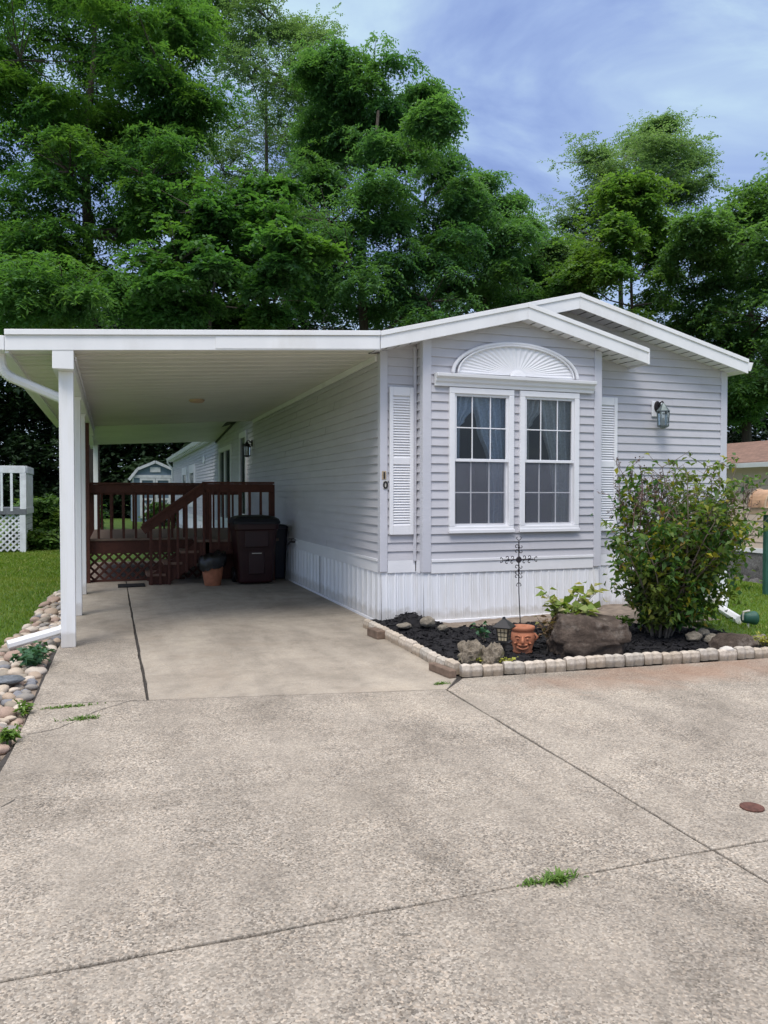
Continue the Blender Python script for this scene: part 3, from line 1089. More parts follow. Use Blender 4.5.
# curtains, tied back inside the glass
def curtain(x0, x1, rng, label, mat, z0=WZ0 + .05, ph=0.0):
    """rng: (height fraction from the top, left fraction, right fraction)"""
    nz, nx = 40, 44
    H_ = WZ1 - .03 - z0
    vs = []
    for j in range(nz + 1):
        t = j / nz
        for (t0, l0, r0), (t1, l1, r1) in zip(rng[:-1], rng[1:]):
            if t0 <= t <= t1:
                q = (t - t0) / (t1 - t0)
                q = q * q * (3 - 2 * q)
                l, r = l0 + (l1 - l0) * q, r0 + (r1 - r0) * q
        for i in range(nx + 1):
            s = i / nx
            xx = x0 + (x1 - x0) * (l + (r - l) * s)
            yy = BY + .11 + .036 * math.sin(s * 27 + ph + t * 1.6 + .6 * math.sin(s * 7 + ph)) + .012 * math.sin(s * 61 + ph)
            vs.append((xx, yy, WZ1 - .03 - H_ * t * min(1, rng[-1][0])))
    n = nx + 1
    bb = MB()
    bb.v = vs
    bb.f = [(j * n + i, j * n + i + 1, (j + 1) * n + i + 1, (j + 1) * n + i) for j in range(nz) for i in range(nx)]
    o = bb.build('curtain', mat, smooth=True, fix=False)
    return tag(o, label, 'curtain', 'curtains behind the bay windows')


(wa, wb), (wc, wd_) = WIN
curtain(wa, wb, [(0, .02, .52), (.2, .03, .46), (.42, .06, .30), (.5, .08, .22), (1, .08, .2)], 'blue lace curtain tied back at the left edge of the left window', M['curtain'], z0=1.9)
curtain(wa, wb, [(0, .42, .98), (.25, .52, .97), (.5, .68, .97), (.75, .7, .95), (1, .68, .95)], 'long blue lace curtain hanging to the bottom right of the left window', M['curtain'], ph=1.3)
curtain(wc, wd_, [(0, .02, .50), (.2, .03, .44), (.42, .06, .28), (.5, .08, .21), (1, .08, .2)], 'pale curtain tied back at the left edge of the right window', M['curtain_cream'], z0=1.9, ph=.6)
curtain(wc, wd_, [(0, .40, .98), (.25, .48, .97), (.5, .60, .97), (.75, .66, .95), (1, .64, .95)], 'long pale curtain hanging to the bottom right of the right window', M['curtain_cream'], ph=2.1)

# moulded header above the windows, sunburst panel over it
b = MB()
b.extrude_x([(BY - .016, 2.735), (BY - .05, 2.735), (BY - .055, 2.77), (BY - .075, 2.79), (BY - .082, 2.82), (BY - .115, 2.84), (BY - .12, 2.875), (BY - .016, 2.885)], 3.48, 5.60)
b.build('window_header', M['white_vinyl'], home, bevel=.004)
SBX, SBZ, SBR, SBH = 4.54, 2.89, .83, .38
b = MB()
NS = 26
vs = [(SBX, BY - .04, SBZ + .01)]
for i in range(2 * NS + 1):
    t = math.pi * i / (2 * NS)
    vs.append((SBX + SBR * .93 * math.cos(t), BY - (.040 if i % 2 else .028), SBZ + SBH * .93 * math.sin(t)))
b.add(vs, [(0, i, i + 1) for i in range(1, 2 * NS + 1)])
sbp = b.build('sunburst_panel', M['white_vinyl'], home, fix=False)
b = MB()
prev = None
pts = []
for i in range(41):
    t = math.pi * i / 40
    pts.append((SBX + SBR * math.cos(t), BY - .035, SBZ + SBH * math.sin(t) + .004))
b.tube(pts, .024, 8)
pts = [(SBX + SBR * .93 * math.cos(math.pi * i / 40), BY - .05, SBZ + SBH * .93 * math.sin(math.pi * i / 40) + .003) for i in range(41)]
b.tube(pts, .012, 6)
b.build('arch_moulding', M['white_vinyl'], sbp, smooth=True)
b = MB()
b.lathe([(.10, 0), (.10, .02), (.06, .03)], n=20)
b.v = [(SBX + x, BY - .045 - z * .8, SBZ + max(0, y) * .75) for x, y, z in b.v]
b.build('sunburst_hub', M['white_vinyl'], sbp)


# louvred shutters
def shutter(x0, x1, z0, z1, y):
    f_ = MB()
    wd = .045
    f_.box(x0, x0 + wd, y - .032, y, z0, z1)
    f_.box(x1 - wd, x1, y - .032, y, z0, z1)
    zmid = z0 + (z1 - z0) * .50
    for a, c_ in ((z0, z0 + .11), (zmid - .04, zmid + .04), (z1 - .10, z1)):
        f_.box(x0 + wd, x1 - wd, y - .029, y, a, c_)
    o = f_.build('shutter', M['white_vinyl'], home, bevel=.004)
    s_ = MB()
    for a, c_ in ((z0 + .11, zmid - .04), (zmid + .04, z1 - .10)):
        z = a
        while z < c_ - .02:
            s_.quad((x0 + wd, y - .026, z), (x1 - wd, y - .026, z), (x1 - wd, y - .006, z + .027), (x0 + wd, y - .006, z + .027))
            s_.quad((x0 + wd, y - .026, z), (x1 - wd, y - .026, z), (x1 - wd, y - .004, z), (x0 + wd, y - .004, z))
            z += .0305
    s_.quad((x0 + wd, y - .003, z0), (x1 - wd, y - .003, z0), (x1 - wd, y - .003, z1), (x0 + wd, y - .003, z1))
    s_.build('louvre', M['white_vinyl'], o, fix=False)


shutter(3.005, 3.30, 1.03, 2.73, HY0 - .024)
shutter(5.81, 6.10, 1.03, 2.73, HY0 - .024)


# porch lantern beside the bay
def lantern(x, y, z, axis, mat, sc=1.0):
    """axis: outward wall normal; returns the part"""
    ax = Vector(axis)
    sdv = Vector((-ax.y, ax.x, 0))

    def W(s, o_, h):
        q = Vector((x, y, z)) + sdv * (s * sc) + ax * (o_ * sc)
        return (q.x, q.y, z + h * sc)

    def cyl(mb, c_, r0, r1, h0, h1, n=10):
        vs = []
        for rr, h in ((r0, h0), (r1, h1)):
            for k in range(n):
                t = 2 * math.pi * (k + .5) / n
                vs.append(W(c_[0] + rr * math.cos(t), c_[1] + rr * math.sin(t), h))
        fs = [(k, (k + 1) % n, n + (k + 1) % n, n + k) for k in range(n)]
        fs += [tuple(range(n))[::-1], tuple(range(n, 2 * n))]
        mb.add(vs, fs)
    m0 = MB()
    vs = [W(s, o_, h) for h in (-.12, .10) for o_ in (.004, .025) for s in (-.09, .09)]
    m0.add(vs, [(0, 2, 3, 1), (4, 5, 7, 6), (0, 1, 5, 4), (2, 6, 7, 3), (0, 4, 6, 2), (1, 3, 7, 5)])
    lam = m0.build('wall_lantern', M['white_vinyl'], home, bevel=.005)
    m1 = MB()
    # oval rose and hooked arm
    vs = []
    for o_, k_ in ((.026, 1), (.05, .8)):
        for k in range(14):
            t = 2 * math.pi * k / 14
            vs.append(W(.06 * k_ * math.cos(t) - .0, o_, .02 + .085 * k_ * math.sin(t)))
    m1.add(vs, [(k, (k + 1) % 14, 14 + (k + 1) % 14, 14 + k) for k in range(14)] + [tuple(range(14, 28))])
    m1.tube([W(0, .05, .03), W(0, .09, .075), W(0, .13, .085), W(0, .15, .06), W(0, .15, .02)], .011 * sc, 8)
    m1.tube([W(0, .05, -.02), W(0, .10, -.0), W(0, .14, .035)], .008 * sc, 8)
    m1.build('lantern_arm', M['dark_bronze'], lam)
    m2 = MB()
    c_ = (0, .15)
    cyl(m2, c_, .05, .018, .0, .055, 6)
    cyl(m2, c_, .088, .05, -.045, .0, 6)
    cyl(m2, c_, .09, .088, -.055, -.045, 6)
    cyl(m2, c_, .078, .082, -.27, -.255, 6)
    cyl(m2, c_, .03, .078, -.295, -.27, 6)
    for k in range(6):
        t = 2 * math.pi * (k + .5) / 6
        m2.tube([W(.072 * math.cos(t), .15 + .072 * math.sin(t), -.265), W(.082 * math.cos(t), .15 + .082 * math.sin(t), -.05)], .0075 * sc, 5)
    m2.build('lantern_cage', mat, lam)
    m3 = MB()
    cyl(m3, c_, .068, .076, -.25, -.055, 6)
    m3.build('lantern_glass', M['lantern_glass'], lam)
    m4 = MB()
    cyl(m4, c_, .014, .014, -.25, -.15, 8)
    m4.build('bulb', M['pale_stone'], lam)
    return lam


lantern(6.73, HY0 - .012, 2.62, (0, -1, 0), M['pewter'], .92)
lantern(HX0 - .012, 16.75, 2.58, (-1, 0, 0), M['dark_bronze'], .95)


# house number on the corner trim
def digit(ch, x, y, z, h, pm):
    pl = MB().box(x - .026, x + .026, y - .006, y, z - .048, z + .048)
    po = pl.build('house_number', pm, home, bevel=.002)
    cu = bpy.data.curves.new('digit', 'FONT')
    cu.body = ch
    cu.size = h
    cu.align_x = 'CENTER'
    cu.extrude = .002
    cu.offset = .004
    tmp = bpy.data.objects.new('digit', cu)
    COL.objects.link(tmp)
    bpy.context.view_layer.update()
    me = bpy.data.meshes.new_from_object(tmp.evaluated_get(bpy.context.evaluated_depsgraph_get()))
    bpy.data.objects.remove(tmp)
    for v in me.vertices:
        q = v.co.copy()
        v.co = (x + q.x, y - .009 - q.z, z + q.y - h * .35)
    me.materials.clear()
    me.materials.append(M['number_black'])
    o = bpy.data.objects.new('digit', me)
    COL.objects.link(o)
    o.parent = po


digit('1', 2.945, HY0 - .0245, 1.715, .10, M['brass'])
digit('0', 2.960, HY0 - .0245, 1.605, .115, M['pale_plate'])

# door and patio door on the carport side
b = MB()
y0, y1, z0, z1 = DOOR


def frame_y(mb, ya, yb, za, zb_, wd, xa, xb):
    mb.box(xa, xb, ya, yb, zb_ - wd, zb_)
    mb.box(xa, xb, ya, yb, za, za + wd)
    mb.box(xa, xb, ya, ya + wd, za + wd, zb_ - wd)
    mb.box(xa, xb, yb - wd, yb, za + wd, zb_ - wd)


frame_y(b, y0, y1, z0, z1, .14, HX0 - .05, HX0 + .03)
dr = b.build('door', M['white_vinyl'], home, bevel=.005)
MB().box(HX0 - .02, HX0 + .0, y0 + .14, y1 - .14, z0 + .14, z1 - .14).build('door_glass', M['door_dark'], dr)
for za in (1.62, .95):
    MB().box(HX0 - .035, HX0 - .021, y0 + .14, y1 - .14, za, za + .085).build('door_rail', M['white_vinyl'], dr)
b = MB().tube([(HX0 - .1, y0 + .07, 1.6), (HX0 - .1, y0 + .07, 1.75)], .012, 6)
b.tube([(HX0 - .05, y0 + .07, 1.62), (HX0 - .1, y0 + .07, 1.62)], .008, 6)
b.tube([(HX0 - .05, y0 + .07, 1.73), (HX0 - .1, y0 + .07, 1.73)], .008, 6)
b.build('door_handle', M['dark_bronze'], dr)
y0, y1, z0, z1 = PATIO
b = MB()
frame_y(b, y0, y1, z0, z1, .12, HX0 - .05, HX0 + .03)
pd = b.build('patio_door', M['white_vinyl'], home, bevel=.005)
b = MB()
ym = (y0 + y1) / 2
b.box(HX0 - .045, HX0 + .0, ym - .09, ym + .09, z0 + .12, z1 - .12)
b.build('door_stile', M['white_vinyl'], pd)
for a, c_ in ((y0 + .12, ym - .09), (ym + .09, y1 - .12)):
    MB().box(HX0 - .015, HX0, a, c_, z0 + .12, z1 - .12).build('door_glass', M['door_dark'], pd)
for y0, y1, z0, z1 in FARW:
    b = MB()
    frame_y(b, y0, y1, z0, z1, .32, HX0 - .045, HX0 + .03)
    fw_ = b.build('window', M['white_vinyl'], home, bevel=.005)
    MB().box(HX0 - .012, HX0, y0 + .3, y1 - .3, z0 + .3, z1 - .3).build('pane', M['door_dark'], fw_)
b = MB()
b.lathe([(.17, 0), (.2, .015), (.16, .03)], n=8)
b.v = [(HX0 - .018 - z, 26.2 + x * 1.6, 2.65 + y * .75) for x, y, z in b.v]
b.build('wall_vent', M['white_vinyl'], home)
# outdoor outlet and hose tap
b = MB().box(HX0 - .05, HX0 - .012, 13.82, 14.02, .76, .94)
b.build('outlet_cover', M['white_vinyl'], home, bevel=.008)
b = MB().box(HX0 - .03, HX0 - .012, 12.58, 12.72, .66, .76)
tp = b.build('hose_tap', M['white_vinyl'], home, bevel=.005)
b = MB()
b.tube([(HX0 - .03, 12.65, .70), (HX0 - .12, 12.65, .70), (HX0 - .15, 12.65, .66)], .016, 8)
b.tube([(HX0 - .09, 12.65, .70), (HX0 - .09, 12.65, .745)], .008, 6)
b.tube([(HX0 - .09 + .04 * math.cos(i * math.pi / 6), 12.65 + .04 * math.sin(i * math.pi / 6), .75) for i in range(13)], .008, 5)
b.build('tap_valve', M['dark_bronze'], tp)
b = MB().box(HX0 - .026, HX0 - .02, 11.05, 11.062, .0, .58)
b.build('skirting_seam', M['grey_wood'], home)

# ------------------------------------------------------------------ carport
cp = empty('carport', 'white flat roofed carport on square white posts over the driveway', 'carport', (1, 8, 0))
CXL, CXR, CY0, CY1 = -.93, 2.765, 7.97, 16.8
ctop = lambda x: 3.02 + (x - CXL) * (3.265 - 3.02) / (CXR - CXL)
b = MB().extrude_y([(CXL, ctop(CXL)), (CXR, ctop(CXR)), (CXR, ctop(CXR) - .06), (CXL, ctop(CXL) - .06)], CY0 + .002, CY1)
b.build('roof_panel', M['white'], cp)
b = MB().extrude_y([(CXL, ctop(CXL) - .045), (CXR - .002, ctop(CXR) - .045), (CXR - .002, ctop(CXR) - .20), (CXL, ctop(CXL) - .185)], CY0 - .025, CY0)
b.build('fascia', M['white'], cp, bevel=.004)
b = MB().extrude_y([(CXL, ctop(CXL) + .008), (CXR - .002, ctop(CXR) + .008), (CXR - .002, ctop(CXR) - .044), (CXL, ctop(CXL) - .044)], CY0 - .045, CY0 - .001)
b.build('drip_edge', M['white'], cp, bevel=.004)
b = MB().extrude_y([(1.0, ctop(1.0) - .055), (CXR - .01, ctop(CXR) - .055), (CXR - .01, ctop(CXR) - .19), (1.0, ctop(1.0) - .178)], CY0 - .031, CY0 - .026)
b.build('fascia', M['white'], cp, bevel=.002)
# panelled ceiling, ribs across the width
csof = lambda x: ctop(x) - .17
XR_ = HX0 - .026


def panel_ceiling(mb, x0, x1, y0, y1, zf, pitch):
    y = y0
    while y < y1 - .01:
        e = min(y + pitch, y1)
        seq = [(y, 0), (y + pitch * .42, 0), (y + pitch * .46, .008), (y + pitch * .54, .008), (y + pitch * .58, 0), (y + pitch * .93, 0), (y + pitch * .95, .016), (e, .016)]
        seq = [(a, h) for a, h in seq if a <= e + 1e-6]
        for (a, h), (c_, h2) in zip(seq[:-1], seq[1:]):
            mb.quad((x0, a, zf(x0, a) + h), (x1, a, zf(x1, a) + h), (x1, c_, zf(x1, c_) + h2), (x0, c_, zf(x0, c_) + h2))
        mb.quad((x0, e, zf(x0, e) + .016), (x1, e, zf(x1, e) + .016), (x1, e, zf(x1, e)), (x0, e, zf(x0, e)))
        y = e


b = MB()
panel_ceiling(b, CXL + .02, CXR, CY0 + .01, HY0, lambda x, y: csof(x), .305)
panel_ceiling(b, CXL + .02, XR_, HY0, CY1, lambda x, y: csof(x), .305)
b.build('ceiling', M['soffit'], cp, fix=False)
b = MB().box(CXL + .03, XR_, CY1 - .02, CY1 + .02, csof(.5) - .02, 3.2)
b.v = [(x, y, z if z > 3 else csof(x) - .012) for x, y, z in b.v]
b.build('fascia', M['soffit'], cp)
b = MB().extrude_y([(HX0 - .045, csof(HX0) - .075), (HX0 - .018, csof(HX0) - .075), (HX0 - .018, csof(HX0) - .003), (HX0 - .045, csof(HX0) - .003)], HY0 + .08, 16.7)
b.build('wall_channel', M['white'], cp, bevel=.003)
# beam over the posts
BXa, BXb = -.525, -.335
b = MB().extrude_y([(BXa, csof(BXa) - .003), (BXb, csof(BXb) - .003), (BXb, 2.69), (BXa, 2.69)], CY0 - .02, CY1)
b.build('beam', M['white'], cp, bevel=.005)
b = MB().box(BXb + .004, BXb + .02, CY0 + .15, CY1, 2.80, 2.835)
b.build('beam_trim', M['white'], cp, bevel=.003)
for yy in (8.08, 10.16, 12.3):
    xo = -.012 * (yy - 8.08) / 2
    b = MB().box(-.478 + xo, -.345 + xo, yy, yy + .135, 0, 2.69)
    b.build('post', M['post_white'], cp, bevel=.006)
    if yy > 8.1:
        b = MB().box(-.49 + xo, -.333 + xo, yy - .012, yy + .147, 2.655, 2.688)
        b.build('post_bracket', M['white'], cp)
b = MB().box(-.47, -.35, 22.3, 22.44, -.04, 2.95)
b.build('post', M['white'], cp, bevel=.006)
# rear roof sloping back over the deck
rz = lambda x, y: (3.50 - (y - 16.86) * .073) - (2.95 - x) * .05
b = MB()
panel_ceiling(b, -.62, XR_, 16.9, 23.05, rz, .305)
b.build('rear_ceiling', M['soffit'], cp, fix=False)
b = MB()
x0, x1, y0, y1 = -.64, 2.92, 16.88, 23.08
t_ = .03
vs = [(x, y, rz(x, y) + h) for h in (.025, .09) for y in (y0, y1) for x in (x0, x1)]
b.add(vs, [(0, 2, 3, 1), (4, 5, 7, 6), (0, 1, 5, 4), (2, 6, 7, 3), (0, 4, 6, 2), (1, 3, 7, 5)])
b.build('rear_roof', M['white'], cp)
b = MB().bar((-.5, 16.9, rz(-.5, 16.9) - .06), (-.5, 23.0, rz(-.5, 23.0) - .06), .1, .12)
b.build('beam', M['white'], cp)
b = MB().bar((HX0 - .03, 16.95, rz(HX0, 16.95) - .03), (HX0 - .03, 23.05, rz(HX0, 23.05) - .03), .03, .05)
b.build('wall_channel', M['dark_bronze'], cp)
# gutter and downspout at the low edge
b = MB()
z = ctop(CXL)
b.extrude_y([(CXL - .002, z - .05), (CXL - .135, z - .05), (CXL - .135, z - .15), (CXL - .11, z - .185), (CXL - .002, z - .185)], CY0 - .03, CY1)
b.build('gutter', M['white'], cp, bevel=.005)
b = MB().box(CXL, CXL + .03, CY0, CY1, csof(CXL) - .035, csof(CXL) + .1)
b.build('fascia', M['white'], cp)
dsx, dsy = -1.0, 8.2


def rect_sweep(mb, pts, wx, wy):
    """rectangular pipe; ridged when points are dense"""
    mb.tube(pts, wx, 4)


pts = [(CXL - .065, dsy, z - .18)]
for i in range(9):
    t = i / 8 * R(68)
    rr = .17
    pts.append((CXL - .065 + rr * (1 - math.cos(t)), dsy, z - .25 - rr * math.sin(t)))
px, pz = pts[-1][0], pts[-1][2]
pts += [(-.48, dsy + .05, pz - (-.48 - px) * .40), (-.43, dsy + .075, pz - (-.43 - px) * .46), (-.415, dsy + .08, pz - .42)]
pts += [(-.415, dsy + .08, .30), (-.43, dsy + .07, .19), (-.50, dsy + .03, .15), (-.95, dsy - .10, .055)]
b = MB().tube(pts, .047, 8)
b.build('downspout', M['white'], cp, smooth=False)
b = MB()
for i in range(10):
    t = (i + .5) / 10 * R(68)
    rr = .17
    c_ = Vector((CXL - .065 + rr * (1 - math.cos(t)), dsy, z - .25 - rr * math.sin(t)))
    d = Vector((math.sin(t), 0, -math.cos(t))) * .004
    b.tube([c_ - d, c_ + d], .053, 8)
b.build('downspout_elbow', M['white'], cp)
# flush ceiling lights
for (lx, ly, zf) in ((1.28, 12.55, csof(1.28)), (1.02, 18.6, rz(1.02, 18.6))):
    b = MB().lathe([(.05, -.05), (.10, -.042), (.125, -.012), (.125, 0)], (lx, ly, zf), 20)
    b.build('ceiling_light', M['cedar'], cp, smooth=True)

# ------------------------------------------------------------------ deck with stairs
dk = empty('wooden_deck', 'dark red stained deck with lattice skirt, railings and side stairs under the carport', 'deck', (1, 14, 0))
DX0, DX1, DY0, DY1, DZ = -.44, 2.88, 13.96, 17.6, .735
b = MB()
y = DY0 - .02
while y < DY1:
    b.box(DX0, DX1, y, y + .134, DZ - .035, DZ)
    y += .14
b.build('deck_floor', M['deck_floor'], dk, bevel=.004)
b = MB()
b.box(DX0, DX1, DY0, DY0 + .04, .48, DZ - .038)
b.box(DX0, DX0 + .04, DY0 + .043, DY1, .48, DZ - .038)
b.box(DX0, DX1, DY1 - .04, DY1, .48, DZ - .038)
b.build('rim_joist', M['red_wood'], dk, bevel=.004)
# lattice
b = MB()
LX0, LX1, LZ0, LZ1 = DX0, 1.5, .03, .50


def lattice(mb, x0, x1, z0, z1, y, sp, wd, axis='x', y2=.009):
    h = z1 - z0
    for sgn, yo in ((1, 0), (-1, y2 + .002)):
        s = x0 - h
        while s < x1 + h:
            a, c_ = (s, z0), (s + h * 1.0, z1)
            if sgn < 0:
                a, c_ = (s + h, z0), (s, z1)
            # clip to the panel
            (xa, za), (xb, zb_) = a, c_
            dx, dz = xb - xa, zb_ - za
            t0, t1 = 0.0, 1.0
            for lim, sg in ((x0, 1), (x1, -1)):
                if dx * sg > 0:
                    t = (lim - xa) / dx
                    t0 = max(t0, t) if sg > 0 else t0
                    t1 = min(t1, t) if sg < 0 else t1
            if dx > 0:
                t0, t1 = max(0, (x0 - xa) / dx), min(1, (x1 - xa) / dx)
            else:
                t0, t1 = max(0, (x1 - xa) / dx), min(1, (x0 - xa) / dx)
            if t1 - t0 > .03:
                p0 = (xa + dx * t0, za + dz * t0)
                p1 = (xa + dx * t1, za + dz * t1)
                if axis == 'x':
                    mb.bar((p0[0], y + yo, p0[1]), (p1[0], y + yo, p1[1]), y2, wd, up=(0, 0, 1))
                else:
                    mb.bar((y + yo, p0[0], p0[1]), (y + yo, p1[0], p1[1]), y2, wd, up=(0, 0, 1))
            s += sp


lattice(b, LX0, LX1, LZ0, LZ1, DY0 + .01, .155, .038)
b.build('lattice_panel', M['red_wood'], dk)
b = MB().box(DX0, 1.2, DY0 + .0, DY0 + .03, -.0, .035)
b.build('lattice_rail', M['red_wood'], dk)


def railing(p0, p1, zt, zb_, spacing, bw=.042, rail_h=.14, name='railing', face=-1):
    """face-fixed balusters under a deep top rail"""
    p0, p1 = Vector(p0), Vector(p1)
    d = (p1 - p0)
    L = d.length
    d.normalize()
    nn = Vector((d.y, -d.x, 0)) * face
    m_ = MB()
    m_.bar((p0.x, p0.y, zt - rail_h / 2), (p1.x, p1.y, zt - rail_h / 2), .04, rail_h)
    rl = m_.build(name, M['red_wood'], dk, bevel=.005)
    m_ = MB().bar((p0.x, p0.y, zt + .019), (p1.x, p1.y, zt + .019), .11, .035)
    m_.build('rail_cap', M['red_wood'], rl, bevel=.005)
    k = max(1, int(round(L / spacing)))
    for i in range(k + 1):
        q = p0 + d * (L * i / k) - nn * .042
        q2 = p0 + d * min(max(L * i / k, .03), L - .03) - nn * .042
        MB().box(q2.x - bw / 2, q2.x + bw / 2, q2.y - bw / 2, q2.y + bw / 2, zb_, zt - .005).build('baluster', M['red_wood'], rl, bevel=.003)
    return rl


railing((DX0 + .02, DY0 - .0, 0), (1.6, DY0 - .0, 0), 1.66, .55, .205, face=1)
railing((DX0 + .02, DY1 - .05, 0), (DX1 - .1, DY1 - .05, 0), 1.62, .74, .21, face=-1)
railing((DX0 + .02, DY0 + .15, 0), (DX0 + .02, DY1 - .15, 0), 1.62, .74, .3, face=-1)
# tall post carrying the carport beam at the deck corner
MB().box(-.455, -.355, DY0 - .14, DY0 - .045, 0, 2.688).build('deck_post', M['red_wood'], dk, bevel=.005)
MB().box(1.53, 1.62, DY0 - .06, DY0 + .03, 0, 1.66).build('deck_post', M['red_wood'], dk, bevel=.005)
# stairs climbing to the right in front of the deck
SY0, SY1 = 13.22, 13.9
tr = [(.53, .18), (.80, .365), (1.07, .55)]
for sx, szz in tr:
    MB().box(sx, sx + .30, SY0 - .02, SY1, szz - .04, szz).build('stair_tread', M['tread'], dk, bevel=.005)
MB().box(1.34, DX1 - .15, SY0 - .02, SY1 + .02, DZ - .045, DZ - .002).build('stair_landing', M['deck_floor'], dk, bevel=.005)
for yy in (SY0 + .01, SY1 - .06):
    MB().extrude_y([(.56, 0), (.86, 0), (1.72, .60), (1.72, .69), (1.36, .69), (1.07, .505), (.8, .32), (.56, .135)], yy, yy + .04).build('stringer', M['red_wood'], dk, bevel=.004)
MB().box(1.38, 2.62, SY0 - .005, SY0 + .035, .48, DZ - .05).build('rim_joist', M['red_wood'], dk, bevel=.004)
sr = MB().bar((.47, SY0 - .03, .90), (1.46, SY0 - .03, 1.60), .04, .145).build('railing', M['red_wood'], dk, bevel=.005)
MB().bar((.46, SY0 - .03, .985), (1.44, SY0 - .03, 1.68), .11, .035).build('rail_cap', M['red_wood'], sr, bevel=.005)
for i in range(7):
    xx = .60 + i * .142
    zt_ = .93 + (xx - .5) * .707
    zb_ = max(0, (xx - .86) * .69) if i else 0
    MB().box(xx - .021, xx + .021, SY0 - .05, SY0 - .012, zb_ - (.0 if i < 2 else .02), zt_ + .02).build('baluster', M['red_wood'], sr, bevel=.003)
rl = MB().bar((1.46, SY0 - .03, 1.60), (2.62, SY0 - .03, 1.60), .04, .14).build('railing', M['red_wood'], dk, bevel=.005)
MB().bar((1.43, SY0 - .03, 1.69), (2.64, SY0 - .03, 1.69), .11, .035).build('rail_cap', M['red_wood'], rl, bevel=.005)
for xx in (1.56, 1.70, 1.87, 2.05, 2.22, 2.41, 2.57):
    MB().box(xx - .021, xx + .021, SY0 - .05, SY0 - .012, .52, 1.63).build('baluster', M['red_wood'], rl, bevel=.003)
MB().box(2.58, 2.66, SY0 - .01, SY0 + .07, 0, 1.66).build('deck_post', M['red_wood'], dk, bevel=.005)
MB().box(1.48, 1.55, SY0 - .005, SY0 + .06, 0, 1.66).build('deck_post', M['red_wood'], dk, bevel=.005)
struct(MB().box(DX0 + .02, DX1, DY0 + .05, DY1 + .6, -.06, -.012).build('soil', M['soil']))
# right-hand side below the landing is boarded
MB().box(1.55, 2.58, SY0 + .35, SY0 + .37, .02, .48).build('skirt_board', M['red_wood'], dk)

tag(MB().box(.08, .50, 12.98, 13.42, .002, .016).build('door_mat', M['mat_black'], bevel=.004), 'small black rubber mat at the foot of the deck stairs', 'mat')


# ------------------------------------------------------------------ bins and pots under the carport
def superrect(w_, d_, r, n=6):
    pts = []
    for cx, cy, a0 in ((w_ / 2 - r, d_ / 2 - r, 0), (-w_ / 2 + r, d_ / 2 - r, 90), (-w_ / 2 + r, -d_ / 2 + r, 180), (w_ / 2 - r, -d_ / 2 + r, 270)):
        for k in range(n + 1):
            t = R(a0 + 90 * k / n)
            pts.append((cx + r * math.cos(t), cy + r * math.sin(t)))
    return pts


def loft(mb, rings):
    n = len(rings[0])
    vs = [p for ring in rings for p in ring]
    fs = [(i * n + k, i * n + (k + 1) % n, (i + 1) * n + (k + 1) % n, (i + 1) * n + k) for i in range(len(rings) - 1) for k in range(n)]
    fs += [tuple(range(n))[::-1], tuple(range((len(rings) - 1) * n, len(rings) * n))]
    mb.add(vs, fs)


bin_ = empty('wheeled_bin', 'large maroon wheeled rubbish bin with navy lid against the deck landing', 'bin', (2.25, 12.95, 0))
b = MB()
rings = []
for z, w_, d_ in ((.03, .56, .50), (.06, .58, .52), (.55, .64, .60), (.90, .70, .68), (.92, .74, .72), (1.0, .75, .73), (1.01, .73, .71)):
    rings.append([(2.25 + x, 12.98 + y, z) for x, y in superrect(w_, d_, .08)])
loft(b, rings)
b.build('bin_body', M['bin'], bin_)
b = MB()
b.box(2.12, 2.38, 12.68, 12.74, .17, .58)
b.box(2.05, 2.45, 12.635, 12.70, .62, .90)
b.build('bin_front_panel', M['bin'], bin_, bevel=.015)
b = MB().box(2.17, 2.33, 12.672, 12.679, .515, .527)
b.build('bin_mark', M['pale_stone'], bin_)
b = MB()
rings = []
for z, w_, d_ in ((1.005, .78, .78), (1.04, .79, .79), (1.09, .74, .74), (1.13, .60, .58), (1.145, .36, .34)):
    rings.append([(2.25 + x, 12.98 + y, z) for x, y in superrect(w_, d_, .1)])
loft(b, rings)
b.build('bin_lid', M['bin_lid'], bin_)
b = MB().tube([(1.93, 13.38, 1.02), (1.93, 13.46, 1.02), (2.57, 13.46, 1.02), (2.57, 13.38, 1.02)], .016, 6)
b.build('bin_handle', M['bin_lid'], bin_)
for xx in (1.95, 2.55):
    b = MB().lathe([(.11, -.03), (.13, -.02), (.13, .02), (.11, .03)], n=18)
    b.v = [(xx + z, 13.20 + x, .13 + y) for x, y, z in b.v]
    b.build('bin_wheel', M['black'], bin_)

bb_ = empty('slim_bin', 'narrow dark blue bin tucked between the maroon bin and the wall', 'bin', (2.78, 13.5, 0))
b = MB()
rings = [[(2.765 + x, 13.5 + y, z) for x, y in superrect(w_, d_, .05)] for z, w_, d_ in ((.02, .20, .36), (.85, .26, .46), (.86, .28, .48), (.9, .28, .48))]
loft(b, rings)
b.build('bin_body', M['blue_bin'], bb_)
b = MB()
rings = [[(2.765 + x, 13.5 + y, z) for x, y in superrect(w_, d_, .06)] for z, w_, d_ in ((.903, .29, .5), (.93, .29, .5), (.965, .2, .36))]
loft(b, rings)
b.build('bin_lid', M['blue_bin'], bb_)

